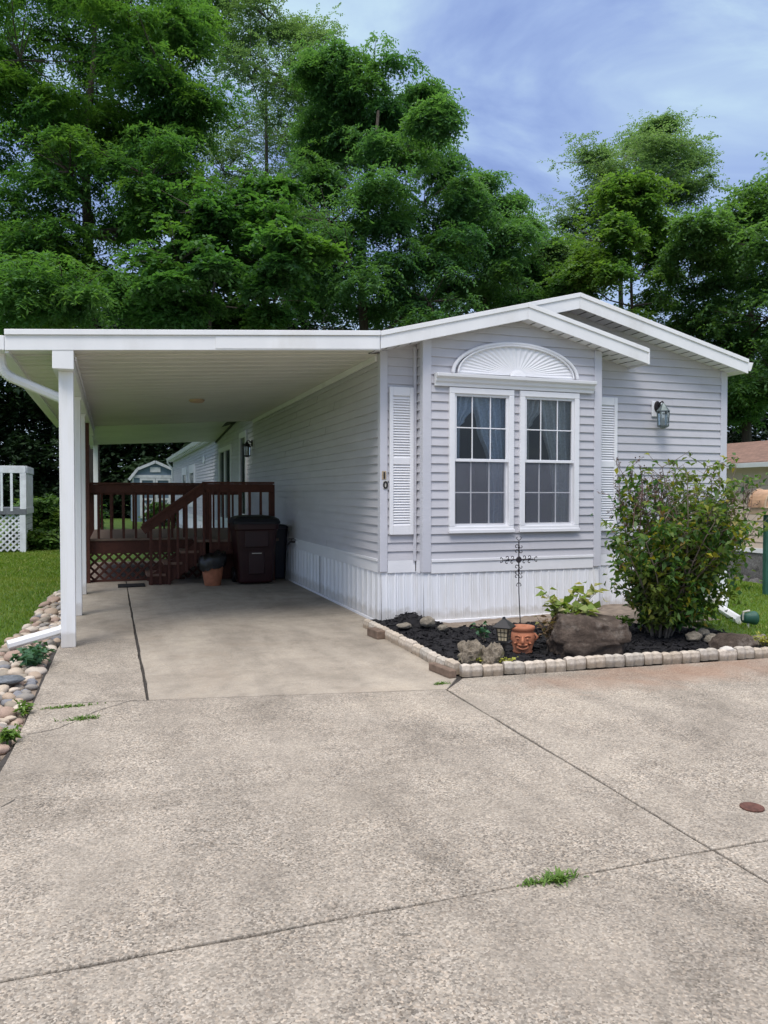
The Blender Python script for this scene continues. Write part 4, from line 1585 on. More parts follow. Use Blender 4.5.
pt = empty('plant_pot', 'tapered terracotta pot lined with a black bag beside the deck stairs', 'pot', (1.55, 12.85, 0))
b = MB().lathe([(.125, 0), (.13, .01), (.18, .30), (.185, .33), (.205, .33), (.205, .40), (.175, .40), (.165, .3), (.1, .05)], (1.55, 12.85, 0), 28)
b.build('pot_body', M['terracotta'], pt, smooth=True)
b = MB()
n = 36
prof = [(.21, .29), (.222, .36), (.235, .42), (.228, .47), (.20, .51), (.14, .50), (.08, .46), (.02, .45)]
for (r_, z) in prof:
    for k in range(n):
        t = 2 * math.pi * k / n
        q = mnoise.noise(Vector((math.cos(t) * 3, math.sin(t) * 3, z * 14)))
        b.v.append((1.55 + r_ * (1 + .16 * q) * math.cos(t), 12.85 + r_ * (1 + .16 * q) * math.sin(t), z + .05 * q + (.04 * math.sin(t + 1.3) if r_ > .1 else 0)))
for i in range(len(prof) - 1):
    for k in range(n):
        b.f.append((i * n + k, i * n + (k + 1) % n, (i + 1) * n + (k + 1) % n, (i + 1) * n + k))
tag(b.build('bin_bag', M['bag'], smooth=True), 'crumpled black plastic bag lining the terracotta pot by the stairs', 'plastic bag')

# ------------------------------------------------------------------ garden bed in front of the bay
bedpoly_x0 = 2.76


def bed_z(x, y):
    z = .045 + .022 * mnoise.noise(Vector((x * 3, y * 3, 1))) + .018 * mnoise.noise(Vector((x * 17, y * 17, 2))) + .012 * mnoise.noise(Vector((x * 43, y * 43, 2)))
    d2 = ((x - 3.08) / .34) ** 2 + ((y - 7.85) / .26) ** 2
    z += .14 * math.exp(-d2 * 1.6)
    # slopes up gently behind the bush
    z += .05 * max(0, min(1, (x - 4.2) / 1.5)) * max(0, min(1, (y - 5.9) / 1.2))
    return z


def bed_front(x):
    return 5.80 - (x - 2.76) * .076


def clip_grid(name, mat, inside, zf, x0, x1, y0, y1, st):
    nx, ny = int((x1 - x0) / st), int((y1 - y0) / st)
    idx, vs, fs = {}, [], []

    def vid(i, j):
        if (i, j) not in idx:
            x, y = x0 + i * st, y0 + j * st
            idx[(i, j)] = len(vs)
            vs.append((x, y, zf(x, y)))
        return idx[(i, j)]
    for j in range(ny):
        for i in range(nx):
            if inside(x0 + (i + .5) * st, y0 + (j + .5) * st):
                fs.append((vid(i, j), vid(i + 1, j), vid(i + 1, j + 1), vid(i, j + 1)))
    b = MB()
    b.v, b.f = vs, fs
    return b.build(name, mat, smooth=True, fix=False)


def in_mulch(x, y):
    back = 7.62 + .08 * mnoise.noise(Vector((x * 4, 0, 0)))
    if x < 3.42:
        back = 8.42
    if x > 4.7:
        back = 7.62 - (x - 4.7) * .9 + .1 * mnoise.noise(Vector((x * 5, 3, 0)))
    return 2.72 < x < 6.0 and bed_front(x) - .04 < y < back


struct(clip_grid('mulch', M['mulch'], in_mulch, bed_z, 2.70, 6.1, 5.5, 8.5, .035))
struct(clip_grid('soil', M['soil'], lambda x, y: 2.85 < x < 6.5 and bed_front(x) < y < 8.5 and not (x > 5.9 and y < 6.9), lambda x, y: bed_z(x, y) - .02, 2.85, 6.5, 5.6, 8.5, .07))
# loose bark chips on the mulch
nchip = 5000
cx = RNG.uniform(2.75, 6.0, nchip)
cy = RNG.uniform(5.6, 8.2, nchip)
keep = np.array([in_mulch(x, y) for x, y in zip(cx, cy)])
cx, cy = cx[keep], cy[keep]
n = len(cx)
cz = np.array([bed_z(x, y) for x, y in zip(cx, cy)]) + .006
d1 = nrm(RNG.normal(size=(n, 3)) * [1, 1, .35])
d2 = nrm(np.cross(d1, RNG.normal(size=(n, 3)) * [.4, .4, 1]))
P0 = np.stack([cx, cy, cz], 1)
l_ = RNG.uniform(.012, .035, (n, 1))
w_ = RNG.uniform(.005, .012, (n, 1))
q = np.stack([P0 - d1 * l_ - d2 * w_, P0 + d1 * l_ - d2 * w_, P0 + d1 * l_ + d2 * w_, P0 - d1 * l_ + d2 * w_], 1)
tag(quads_obj('bark_chips', q, M['mulch']), 'black bark chips scattered over the garden bed', 'mulch', kind='stuff')

# scalloped edging blocks
EG = 'cream edging blocks round the garden bed'


def edge_block_mesh(seed):
    rnd = random.Random(seed)
    b = MB()
    n = 10
    L, D, Hh = .183, .068, .102
    vs = []
    for i in range(n + 1):
        s = i / n
        hump = Hh * (.90 + .10 * abs(math.sin(math.pi * s * 2)) ** .7) + rnd.uniform(-.003, .003)
        bul = .014 * abs(math.sin(math.pi * s * 2)) ** .7
        x = (s - .5) * L
        for (yy, z) in ((-D / 2 - bul, 0), (-D / 2 - bul - .004, hump * .55), (-D / 2 - bul + .004, hump * .9), (-D / 2 + .02, hump), (D / 2 - .012, hump * .97), (D / 2, hump * .85), (D / 2, 0)):
            vs.append((x, yy + rnd.uniform(-.002, .002), z))
    m_ = 7
    fs = [(i * m_ + k, (i + 1) * m_ + k, (i + 1) * m_ + k + 1, i * m_ + k + 1) for i in range(n) for k in range(m_ - 1)]
    fs += [tuple(range(m_))[::-1], tuple(range(n * m_, n * m_ + m_))]
    b.add(vs, fs)
    return b.mesh('edging_block', M['edging'])


EM = [edge_block_mesh(i) for i in range(5)]


def place_blocks(p0, p1, label, step=.19):
    p0, p1 = Vector((*p0, 0)), Vector((*p1, 0))
    d = p1 - p0
    n = int(round(d.length / step))
    ang = math.atan2(d.y, d.x)
    for i in range(n):
        q = p0 + d * ((i + .5) / n)
        o = bpy.data.objects.new('edging_block', EM[i % 5])
        COL.objects.link(o)
        o.location = (q.x + random.uniform(-.005, .005), q.y + random.uniform(-.006, .006), random.uniform(-.016, .0))
        o.rotation_euler = (random.uniform(-.05, .05), random.uniform(-.035, .035), ang + random.uniform(-.045, .045))
        k = d.length / n / .19
        o.scale = (k * random.uniform(.965, .995), 1, random.uniform(.94, 1.07))
        tag(o, label, 'edging block', EG)


place_blocks((2.70, 5.755), (4.6, 5.615), 'cream scalloped block in the row along the front of the garden bed')
place_blocks((4.6, 5.615), (6.9, 5.42), 'cream scalloped block in the row along the front of the garden bed')
place_blocks((2.70, 8.25), (2.70, 5.80), 'cream scalloped block in the row beside the carport slab')


def brick(x, y, z, rot, label, dims=(.22, .09, .07)):
    l, w_, h = dims
    o = MB().box(-l / 2, l / 2, -w_ / 2, w_ / 2, 0, h).build('brick', M['brick'], bevel=.008)
    o.location = (x, y, z)
    o.rotation_euler = (0, 0, rot)
    return tag(o, label, 'brick')


brick(2.60, 7.60, 0, R(96), 'dark brown brick lying against the upper end of the bed edging', (.26, .1, .085))
brick(2.585, 5.86, 0, R(97), 'brown brick lying at the front corner of the bed edging', (.34, .07, .065))


# rocks
def rock(name, label, cat, loc, size, mat, seed, rough=.28, sub=4, freq=1.6, rot=0.0, group=None, facet=False):
    import bmesh
    bm = bmesh.new()
    bmesh.ops.create_icosphere(bm, subdivisions=sub, radius=1)
    for v in bm.verts:
        p = v.co.copy()
        q = p * freq + Vector((seed * 3.1, seed * 1.7, seed))
        k = 1 + rough * mnoise.noise(q) + rough * .5 * mnoise.noise(q * 2.3) + rough * .22 * mnoise.noise(q * 5)
        if facet:
            c_ = mnoise.cell(q * 1.4)
            k *= 1 + .10 * (c_ - .5)
            # squared-off block
            m_ = max(abs(p.x), abs(p.y), abs(p.z))
            k *= .55 + .45 / m_ * .85
        v.co = Vector((p.x * k * size[0] / 2, p.y * k * size[1] / 2, p.z * k * size[2] / 2))
    me = bpy.data.meshes.new(name)
    bm.to_mesh(me)
    bm.free()
    for p in me.polygons:
        p.use_smooth = not facet
    me.materials.append(mat)
    o = bpy.data.objects.new(name, me)
    COL.objects.link(o)
    o.location = loc
    o.rotation_euler = (0, 0, rot)
    return tag(o, label, cat, group)


o = rock('boulder', 'big brown boulder lying in the garden bed left of the bush', 'boulder', (4.10, 6.02, .19), (.78, .52, .47), M['boulder'], 3, .2, 5, 1.1, R(-14), facet=True)
for p in o.data.polygons:
    p.use_smooth = True
rock('rock', 'pointed grey lichen rock at the front left corner of the bed', 'rock', (2.88, 5.93, .12), (.25, .22, .25), M['rock'], 5, .5, 4, 1.5, R(10), facet=True)
rock('rock', 'mossy slab of rock leaning just right of the pointed rock', 'rock', (3.045, 5.84, .11), (.24, .15, .24), M['rock'], 9, .45, 4, 1.4, R(35), facet=True)
rock('rock', 'round tan stone on the black mound by the bay corner', 'rock', (3.16, 7.55, .14), (.16, .13, .12), M['tan_rock'], 12, .2, 3)
rock('rock', 'flat grey stone half buried left of the black mound', 'rock', (2.92, 7.62, .10), (.17, .12, .06), M['tan_rock'], 14, .25, 3)
rock('rock', 'small pale stone below the round tan stone', 'rock', (3.28, 7.42, .09), (.12, .09, .07), M['tan_rock'], 15, .2, 3)
p = gp(733, 645, .08)
rock('rock', 'long flat brown rock edging the lawn right of the bush', 'rock', (p.x, p.y, .07), (.42, .26, .22), M['boulder'], 21, .35, 4, 1.3, R(-20))
p = gp(758, 645, .05)
rock('rock', 'rounded tan rock at the right end of the bed', 'rock', (p.x + .05, p.y + .05, .05), (.26, .22, .17), M['tan_rock'], 23, .3, 4)
p = gp(727, 653, .05)
rock('rock', 'small white stone lying on the mulch near the bed edging', 'rock', (p.x, p.y, .085), (.13, .06, .05), M['pale_stone'], 25, .25, 3, rot=R(-30))
for i, (u, v) in enumerate(((702, 634), (712, 640), (694, 638))):
    p = gp(u, v, .08)
    rock('rock', ['brown stone under the right side of the bush', 'reddish stone beside the flat brown rock', 'small stone at the foot of the bush'][i], 'rock', (p.x, p.y, .09), (.17, .13, .1), M['tan_rock'], 30 + i, .3, 3)

# path lantern
gl_ = empty('path_light', 'small black lantern shaped path light staked beside the grey rocks', 'lamp', (3.215, 5.96, .04))
x, y = 3.215, 5.96
b = MB().tube([(x, y, .0), (x, y, .20)], .014, 8)
b.build('stake', M['black'], gl_)
b = MB().lathe([(.03, .19), (.085, .20), (.085, .215), (.06, .225)], (x, y, 0), 4)
b.lathe([(.115, .335), (.118, .345), (.06, .385), (.02, .41), (.012, .43)], (x, y, 0), 4)
for k in range(4):
    t = math.pi / 2 * k
    b.tube([(x + .058 * math.cos(t), y + .058 * math.sin(t), .22), (x + .075 * math.cos(t), y + .075 * math.sin(t), .34)], .006, 5)
b.build('lantern_frame', M['black'], gl_)
b = MB().lathe([(.052, .226), (.068, .333)], (x, y, 0), 4)
b.build('lantern_glass', M['amber'], gl_)
b = MB()
for k in range(4):
    t0, t1 = math.pi / 2 * k, math.pi / 2 * (k + 1)
    for j in (1, 2):
        q = j / 3
        a0 = Vector((math.cos(t0), math.sin(t0), 0)).lerp(Vector((math.cos(t1), math.sin(t1), 0)), q)
        b.tube([(x + a0.x * .055, y + a0.y * .055, .226), (x + a0.x * .071, y + a0.y * .071, .333)], .003, 4)
    for zz_ in (.26, .297):
        r_ = .052 + (zz_ - .226) / .107 * .016 + .003
        b.tube([(x + r_ * math.cos(t0), y + r_ * math.sin(t0), zz_), (x + r_ * math.cos(t1), y + r_ * math.sin(t1), zz_)], .003, 4)
b.build('lantern_grille', M['black'], gl_)
# turn the square lantern a little

# terracotta pot with a moulded face
fp = empty('face_pot', 'terracotta pot with a moulded smiling face standing in the bed', 'pot', (3.56, 6.24, .04))
x, y, z0 = 3.56, 6.24, .035
b = MB()
prof = [(.075, 0), (.085, .005), (.09, .02), (.082, .035), (.105, .10), (.112, .15), (.105, .19), (.092, .205), (.105, .215), (.112, .235), (.108, .25), (.09, .25), (.08, .22), (.02, .21)]
n = 40
for r_, z in prof:
    for k in range(n):
        t = 2 * math.pi * k / n
        b.v.append((x + r_ * math.cos(t), y + r_ * math.sin(t), z0 + z))
b.f = [(i * n + k, i * n + (k + 1) % n, (i + 1) * n + (k + 1) % n, (i + 1) * n + k) for i in range(len(prof) - 1) for k in range(n)]
b.f.append(tuple(range(n))[::-1])
b.build('pot_body', M['terracotta'], fp, smooth=True)


def on_pot(a, h, out=.0):
    """angle a from the camera-facing side"""
    t = math.atan2(-y, -x) + a
    r_ = .104 + out + (.008 if .08 < h < .18 else 0)
    return (x + r_ * math.cos(t), y + r_ * math.sin(t), z0 + h)


b = MB()
b.tube([on_pot(-.55 + 1.1 * i / 10, .075 - .02 * math.sin(math.pi * i / 10), .0) for i in range(11)], [.004] + [.011] * 9 + [.004], 8)
b.tube([on_pot(-.42 + .84 * i / 10, .098 - .008 * math.sin(math.pi * i / 10), .002) for i in range(11)], [.003] + [.010] * 9 + [.003], 8)
b.tube([on_pot(0, .17, -.002), on_pot(0, .14, .012), on_pot(0, .12, .022), on_pot(0, .108, .006)], [.008, .012, .017, .01], 8)
for s in (-1, 1):
    b.tube([on_pot(s * (.18 + .5 * i / 8), .165 + .012 * math.sin(math.pi * i / 8), .0) for i in range(9)], [.004] + [.008] * 7 + [.004], 8)
    b.tube([on_pot(s * (.28 + .22 * i / 6), .145 + .004 * math.sin(math.pi * i / 6), .0) for i in range(7)], [.004] + [.009] * 5 + [.004], 8)
    b.tube([on_pot(s * .62, .11, -.004), on_pot(s * .6, .105, .008), on_pot(s * .58, .1, -.002)], [.01, .02, .01], 8)
    b.tube([on_pot(s * 1.5, .19, .0), on_pot(s * 1.5, .155, .022), on_pot(s * 1.5, .12, .0)], [.008, .014, .008], 8)
b.build('pot_face', M['terracotta'], fp, smooth=True)
b = MB().lathe([(.088, .222), (.0, .23)], (x, y, z0), 20, cap=False)
b.build('pot_soil', M['soil'], fp)

# wrought iron cross on a rod
cr = empty('garden_cross', 'dark wrought iron scrollwork cross on a thin rod behind the face pot', 'garden ornament', (3.945, 7.0, .04))
cx_, cy_ = 3.945, 7.0
b = MB().tube([(cx_ + .03, cy_, .02), (cx_ + .012, cy_, .3), (cx_ + .002, cy_, .5), (cx_, cy_, .66)], .006, 6)
b.build('rod', M['iron'], cr)
b = MB()
CZ = .825
b.tube([(cx_, cy_, .60), (cx_, cy_, 1.01)], .007, 6)
b.tube([(cx_ - .17, cy_, CZ), (cx_ + .17, cy_, CZ)], .006, 6)
b.lathe([(.028, -.012), (.034, 0), (.028, .012)], (0, 0, 0), 14)
nv = 14 * 3
for i in range(len(b.v) - nv, len(b.v)):
    px, py, pz = b.v[i]
    b.v[i] = (cx_ + px, cy_ + pz, CZ + py)


def scroll(cx0, cz0, dx, dz, r_):
    """C-scroll starting on the bar and curling away"""
    pts = []
    a0 = math.atan2(dz, dx)
    for i in range(15):
        t = i / 14 * 4.6
        rr = r_ * (1 - .13 * t)
        pts.append((cx0 + rr * math.cos(a0 + t) - r_ * math.cos(a0), cy_, cz0 + rr * math.sin(a0 + t) - r_ * math.sin(a0)))
    b.tube(pts, .0042, 5)


for zz_ in (.66, .70, .76, .92, .97):
    for s in (-1, 1):
        scroll(cx_ + s * .006, zz_, -s, .5, .022)
for xx in (-.13, -.07, .07, .13):
    for s in (-1, 1):
        scroll(cx_ + xx, CZ + s * .006, .4, -s, .02)
for ex, ez in ((-.18, CZ), (.18, CZ), (0, 1.02), (0, .59)):
    for s in (-1, 1):
        if ex:
            b.tube([(cx_ + ex, cy_, CZ), (cx_ + ex * 1.08, cy_, CZ + s * .022), (cx_ + ex * 1.16, cy_, CZ + s * .028), (cx_ + ex * 1.18, cy_, CZ + s * .012)], .004, 5)
        else:
            dz = 1 if ez > .8 else -1
            b.tube([(cx_, cy_, ez), (cx_ + s * .02, cy_, ez + dz * .015), (cx_ + s * .03, cy_, ez + dz * .03), (cx_ + s * .016, cy_, ez + dz * .04)], .004, 5)
for ex, ez in ((-.12, CZ), (.12, CZ), (0, .95), (0, .72)):
    b.tube([(cx_ + ex - (.02 if ex else 0), cy_, ez - (0 if ex else .02)), (cx_ + ex, cy_, ez), (cx_ + ex + (.02 if ex else 0), cy_, ez + (0 if ex else .02))], [.004, .014, .004], 6)
b.build('scrollwork', M['iron'], cr)


# ------------------------------------------------------------------ leafy plants
def leaves(P, D, L, W, bend=.25, rng=RNG):
    """pointed leaves: two 3-corner halves folded along the midrib; P base, D direction"""
    n = len(P)
    L = np.broadcast_to(np.asarray(L, float).reshape(-1, 1), (n, 1))
    W = np.broadcast_to(np.asarray(W, float).reshape(-1, 1), (n, 1))
    up = nrm(np.array([0, 0, 1.0]) + rng.normal(size=(n, 3)) * .45)
    sd_ = nrm(np.cross(D, up))
    nn = np.cross(sd_, D)
    tip = P + D * L - nn * L * bend * .5
    mid = P + D * L * .42 + nn * L * .05
    a = mid + sd_ * W / 2 + nn * W * .18
    b_ = mid - sd_ * W / 2 + nn * W * .18
    return np.stack([P, a, tip, b_], 1)


# lilac bush beside the bay
bush = empty('bush', 'tall loose bush with yellowing leaves and dry tips in front of the house', 'bush', (5.28, 6.45, .06))
BR = np.random.default_rng(5)
b = MB()
bl_P, bl_D, tips = [], [], []
cen = Vector((5.25, 6.45, .06))
for i in range(46):
    a = BR.uniform(0, 2 * math.pi)
    lean = BR.uniform(.12, .66) if i > 4 else BR.uniform(0, .2)
    Ht = BR.uniform(.95, 1.95) * (1 - .28 * max(0, lean - .2))
    p0 = cen + Vector((math.cos(a), math.sin(a), 0)) * BR.uniform(.03, .16)
    dr_ = Vector((math.cos(a) * lean * 1.0, math.sin(a) * lean * .85, 1)).normalized()
    pts = [p0]
    nseg = 9
    for k in range(nseg):
        t = (k + 1) / nseg
        dr_ = (dr_ + Vector((BR.normal() * .10 + (.05 if i % 3 == 0 else 0), BR.normal() * .10, .05))).normalized()
        pts.append(pts[-1] + dr_ * (Ht / nseg))
    b.tube(pts, [.010 * (1 - .8 * k / nseg) + .002 for k in range(nseg + 1)], 6)
    for k in range(1, nseg + 1):
        for _ in range(2):
            aa = BR.uniform(0, 2 * math.pi)
            td = Vector((math.cos(aa), math.sin(aa), BR.uniform(.1, .8))).normalized()
            q0 = pts[k]
            Lt = BR.uniform(.12, .34)
            q1 = q0 + td * Lt * .5 + Vector((0, 0, .01))
            q2 = q0 + td * Lt + Vector((0, 0, .04))
            b.tube([q0, q1, q2], [.004, .003, .0015], 4, cap=False)
            tips.append((q0, q2, td))
b.build('stem', M['stem'], bush)
PP, DD = [], []
for q0, q2, td in tips:
    for _ in range(int(BR.integers(10, 18)) if BR.random() < .88 else 4):
        t = BR.uniform(.15, 1.05)
        p = q0.lerp(q2, t) + Vector(BR.normal(size=3) * .025)
        d = (td * .5 + Vector(BR.normal(size=3)) * .7 + Vector((0, 0, -.25))).normalized()
        # thin out the dry hollow at the top
        if p.z > 1.2 and BR.random() < (.65 if -.22 < (p.x - 5.08) < .22 else .2):
            continue
        if p.z > 1.7 and BR.random() < .35:
            continue
        PP.append(p)
        DD.append(d)
# skirts of leaves low on the right and left
for cx1, cz1, rr1, nn1 in ((5.80, .62, .30, 420), (5.66, .40, .24, 240), (5.95, .85, .26, 330), (5.9, 1.15, .2, 160), (4.92, .75, .2, 160), (4.82, 1.3, .15, 110), (4.88, 1.62, .12, 60), (5.62, 1.25, .2, 160)):
    for _ in range(nn1):
        v = Vector(BR.normal(size=3)) * .55 * rr1
        p = Vector((cx1, 6.40, cz1)) + Vector((v.x, v.y, v.z * 1.1))
        if p.z < .12:
            continue
        PP.append(p)
        DD.append((Vector(BR.normal(size=3)) + Vector((0, 0, -.3))).normalized())
PP, DD = np.array(PP), np.array(DD)
n = len(PP)
quads_obj('foliage', leaves(PP, DD, BR.uniform(.05, .10, n), BR.uniform(.03, .056, n), rng=BR), M['bush'], bush)
# dry twigs with seed heads
PP, DD = [], []
for i in range(60):
    b = MB()
    if i < 40:
        x, y = 5.05 + max(-.28, min(.3, BR.normal() * .20)), 6.5 + BR.normal() * .2
        z = BR.uniform(1.05, 1.45)
    else:
        x, y = 5.75 + max(-.3, min(.28, BR.normal() * .22)), 6.35 + BR.normal() * .22
        z = BR.uniform(1.0, 1.3)
    p0 = min((e[1] for e in tips), key=lambda e: (e - Vector((x, y, z))).length)      # springs from a real twig
    d = Vector((BR.normal() * .25, BR.normal() * .25, 1)).normalized()
    Lt = BR.uniform(.2, .45)
    p1 = p0 + d * Lt
    b.tube([p0, p0.lerp(p1, .5) + Vector(BR.normal(size=3) * .015), p1], [.0045, .0035, .0015], 4, cap=False)
    for k in range(5):
        q0 = p0.lerp(p1, BR.uniform(.25, .95))
        qd = (d + Vector(BR.normal(size=3)) * .7).normalized()
        q1 = q0 + qd * BR.uniform(.05, .14)
        b.tube([q0, q1], [.0025, .001], 3, cap=False)
        for _ in range(9):
            PP.append(q0.lerp(q1, BR.uniform(.3, 1.1)) + Vector(BR.normal(size=3) * .008))
            DD.append((qd + Vector(BR.normal(size=3)) * .8).normalized())
    b.build('dead_twig', M['dead_twig'], bush, fix=False)
PP, DD = np.array(PP), np.array(DD)
quads_obj('seed_head', leaves(PP, DD, BR.uniform(.014, .035, len(PP)), BR.uniform(.008, .016, len(PP)), rng=BR), M['bush_dry'], bush)


def leafy(name, label, cat, loc, rad, h, n, ll, lw, mat, seed, group=None, stem_n=8, droop=.2, spread=1.0):
    rr = np.random.default_rng(seed)
    t_ = empty(name, label, cat, loc, group)
    b = MB()
    PP, DD = [], []
    L0 = Vector(loc)
    for i in range(stem_n):
        a = rr.uniform(0, 2 * math.pi)
        ro = rad[0] * spread * math.sqrt(rr.uniform(0, 1))
        end = L0 + Vector((math.cos(a) * ro, math.sin(a) * ro * rad[1] / rad[0], h * rr.uniform(.5, 1.0)))
        mid = L0.lerp(end, .5) + Vector((0, 0, h * .22))
        b.tube([L0 + Vector(rr.normal(size=3) * .01) * Vector((1, 1, 0)).length, mid, end], [.006, .004, .002], 4, cap=False)
        for _ in range(n // stem_n):
            t = rr.uniform(.25, 1.05)
            p = (L0.lerp(mid, t * 2) if t < .5 else mid.lerp(end, t * 2 - 1)) + Vector(rr.normal(size=3) * .3 * ll)
            p.z = max(p.z, L0.z + .01)
            PP.append(p)
            d = Vector(rr.normal(size=3))
            d.z = abs(d.z) * .4 - droop
            DD.append(d.normalized())
    b.build('stem', M['stem'] if mat is not M['weed'] else M['weed'], t_)
    PP, DD = np.array(PP), np.array(DD)
    n_ = len(PP)
    quads_obj('foliage', leaves(PP, DD, rr.uniform(.7, 1.25, n_) * ll, rr.uniform(.75, 1.2, n_) * lw, rng=rr), mat, t_)
    return t_


leafy('vine_plant', 'pale yellow green vine trailing over the left end of the boulder', 'plant', (4.02, 6.20, .06), (.40, .3), .58, 190, .10, .085, M['ivy'], 3, stem_n=12)
leafy('dry_plant', 'dry brown leafed plant between the face pot and the boulder', 'plant', (3.80, 6.18, .05), (.14, .12), .34, 90, .06, .035, M['ivy_dry'], 4, stem_n=9)
leafy('sedum_plant', 'low yellow green ground cover at the foot of the pointed grey rock', 'plant', (2.98, 5.84, .05), (.16, .05), .07, 160, .025, .018, M['sedum'], 5, stem_n=16)
leafy('sedum_plant', 'yellow green ground cover below the mossy leaning slab', 'plant', (3.14, 5.80, .05), (.14, .05), .06, 140, .025, .018, M['sedum'], 6, stem_n=14)
p = gp(764, 648, .05)
leafy('sedum_plant', 'yellow green tuft beside the rounded rock at the right end of the bed', 'plant', (p.x, p.y, .05), (.14, .1), .12, 120, .05, .02, M['sedum'], 7, stem_n=12)
leafy('weed', 'low green weeds under the left side of the bush', 'plant', (4.95, 6.7, .08), (.2, .14), .14, 110, .06, .04, M['weed'], 8, stem_n=10)
leafy('weed', 'small green leaves beside the skirting left of the face pot', 'plant', (3.45, 6.8, .06), (.12, .1), .16, 26, .06, .05, M['blue_weed'], 18, stem_n=4)

# ornament and downspout on the right lawn
p = gp(748, 627, .02)
orn = empty('garden_spotlight', 'small green garden spotlight lying on the right lawn past the bush', 'lamp', (p.x, p.y, .02))
x, y = p.x, p.y
b = MB().lathe([(.03, -.08), (.055, -.07), (.062, -.01), (.075, .04), (.078, .06), (.066, .06), (.05, .02)], n=18)
b.v = [(x + z * .9 + .02, y + px * .9 - z * .3, .12 + py) for px, py, z in b.v]
b.build('lamp_head', M['green_post'], orn, smooth=True)
b = MB().tube([(x, y, .0), (x, y, .06)], .012, 6)
b.tube([(x - .05, y + .02, .10), (x - .05, y + .02, .19), (x + .03, y + .01, .2)], .012, 6)
b.build('lamp_bracket', M['pale_stone'], orn)

# birdhouse on a green post
bp_ = empty('birdhouse', 'wooden birdhouse with curved copper roof on a dark green post', 'birdhouse', (9.0, 8.75, .0))
x, y = 9.02, 8.75
MB().box(x - .03, x + .03, y - .03, y + .03, -.05, 1.20).build('post', M['green_post'], bp_, bevel=.004)
b = MB().box(x - .17, x + .25, y - .14, y + .14, 1.20, 1.30)
b.build('house_body', M['cedar'], bp_, bevel=.006)
b = MB()
pts = [(-.18, 0)] + [(.03 - .215 * math.cos(math.pi * i / 14), .26 * math.sin(math.pi * i / 14)) for i in range(15)] + [(.25, 0)]
b.extrude_y([(x + px, 1.303 + pz) for px, pz in pts[1:-1]], y - .15, y + .15)
b.build('copper_roof', M['copper'], bp_)
b = MB()
for yy in (y - .157, y + .157):
    b.tube([(x + .03 - .222 * math.cos(math.pi * i / 14), yy, 1.303 + .266 * math.sin(math.pi * i / 14)) for i in range(15)], .011, 6)
b.tube([(x - .19, y - .16, 1.303), (x + .25, y - .16, 1.303)], .011, 6)
b.build('roof_trim', M['cedar'], bp_)

# iron cap set in the concrete, weeds in the joints
cap = MB().lathe([(.055, 0), (.055, .006), (.048, .009), (.03, .0075), (0.0, .0075)], (0, 0, 0), 24, cap=False).build('pipe_cap', M['rust'], smooth=False)
p = gp(752, 808)
cap.location = (p.x, p.y, .001)
tag(cap, 'round rusty iron pipe cap set in the concrete', 'pipe cap')


def tuft(label, u, v, n, spread, h, seed, mat=None, z=0.0, wd=.004):
    rr = np.random.default_rng(seed)
    p = gp(u, v)
    a = rr.uniform(0, 2 * np.pi, n)
    base = np.stack([p.x + rr.normal(size=n) * spread[0], p.y + rr.normal(size=n) * spread[1], np.full(n, z)], 1)
    d = nrm(np.stack([np.cos(a), np.sin(a), rr.uniform(.3, 1.8, n)], 1))
    L = rr.uniform(.4, 1, (n, 1)) * h
    sd_ = nrm(np.cross(d, [0, 0, 1.0])) * wd
    m1 = base + d * L * .55
    m2 = base + d * L * .95 - np.array([0, 0, .25]) * L
    q = np.stack([base - sd_, base + sd_, m1 + sd_ * .9, m1 - sd_ * .9], 1)
    q2 = np.stack([m1 - sd_ * .9, m1 + sd_ * .9, m2 + sd_ * .2, m2 - sd_ * .2], 1)
    o = quads_obj('weed_tuft', np.concatenate([q, q2]), mat or M['weed'])
    return tag(o, label, 'weed', 'weeds in the driveway joints')


tuft('biggest grass tuft growing in the front joint of the driveway', 558, 880, 120, (.038, .014), .065, 1)
tuft('small low weed in the front joint left of the biggest tuft', 533, 883, 60, (.03, .01), .03, 2)
tuft('weed in the short joint near the cobbles, upper of two', 68, 707, 170, (.085, .012), .035, 3)
tuft('weed in the crack near the cobbles, lower of two', 82, 719, 130, (.055, .018), .04, 4)
tuft('thin grass tuft at the front corner of the bed edging', 441, 684, 80, (.035, .012), .04, 5)

# hairline cracks in the pour
cb = MB()


def crack(pts, wd=.004):
    for a, c_ in zip(pts[:-1], pts[1:]):
        a, c_ = gp(*a), gp(*c_)
        n_ = max(2, int((c_ - a).length / .05))
        prev = None
        for i in range(n_ + 1):
            q = a.lerp(c_, i / n_)
            d = (c_ - a).normalized()
            s = Vector((-d.y, d.x, 0))
            q = q + s * mnoise.noise(q * 6) * .025
            w2 = wd * (.5 + abs(mnoise.noise(q * 9)))
            cur = (q - s * w2, q + s * w2)
            if prev:
                cb.quad((prev[0].x, prev[0].y, .0035), (prev[1].x, prev[1].y, .0035), (cur[1].x, cur[1].y, .0035), (cur[0].x, cur[0].y, .0035))
            prev = cur


crack([(28, 735), (60, 728), (95, 712), (135, 700)], .004)
crack([(0, 807), (16, 800)], .004)
struct(cb.build('driveway_crack', M['joint'], fix=False))

# ------------------------------------------------------------------ cobble strip
RC = random.Random(3)
import bmesh


def cobble_mesh(seed):
    bm = bmesh.new()
    bmesh.ops.create_icosphere(bm, subdivisions=3, radius=1)
    for v in bm.verts:
        p = v.co.copy()
        q = p * .9 + Vector((seed * 5.3, seed, seed * 2))
        v.co = p * (1 + .30 * mnoise.noise(q) + .08 * mnoise.noise(q * 3))
    me = bpy.data.meshes.new('cobblestone')
    bm.to_mesh(me)
    bm.free()
    for p in me.polygons:
        p.use_smooth = True
    me.materials.append(M['cobble'])
    return me


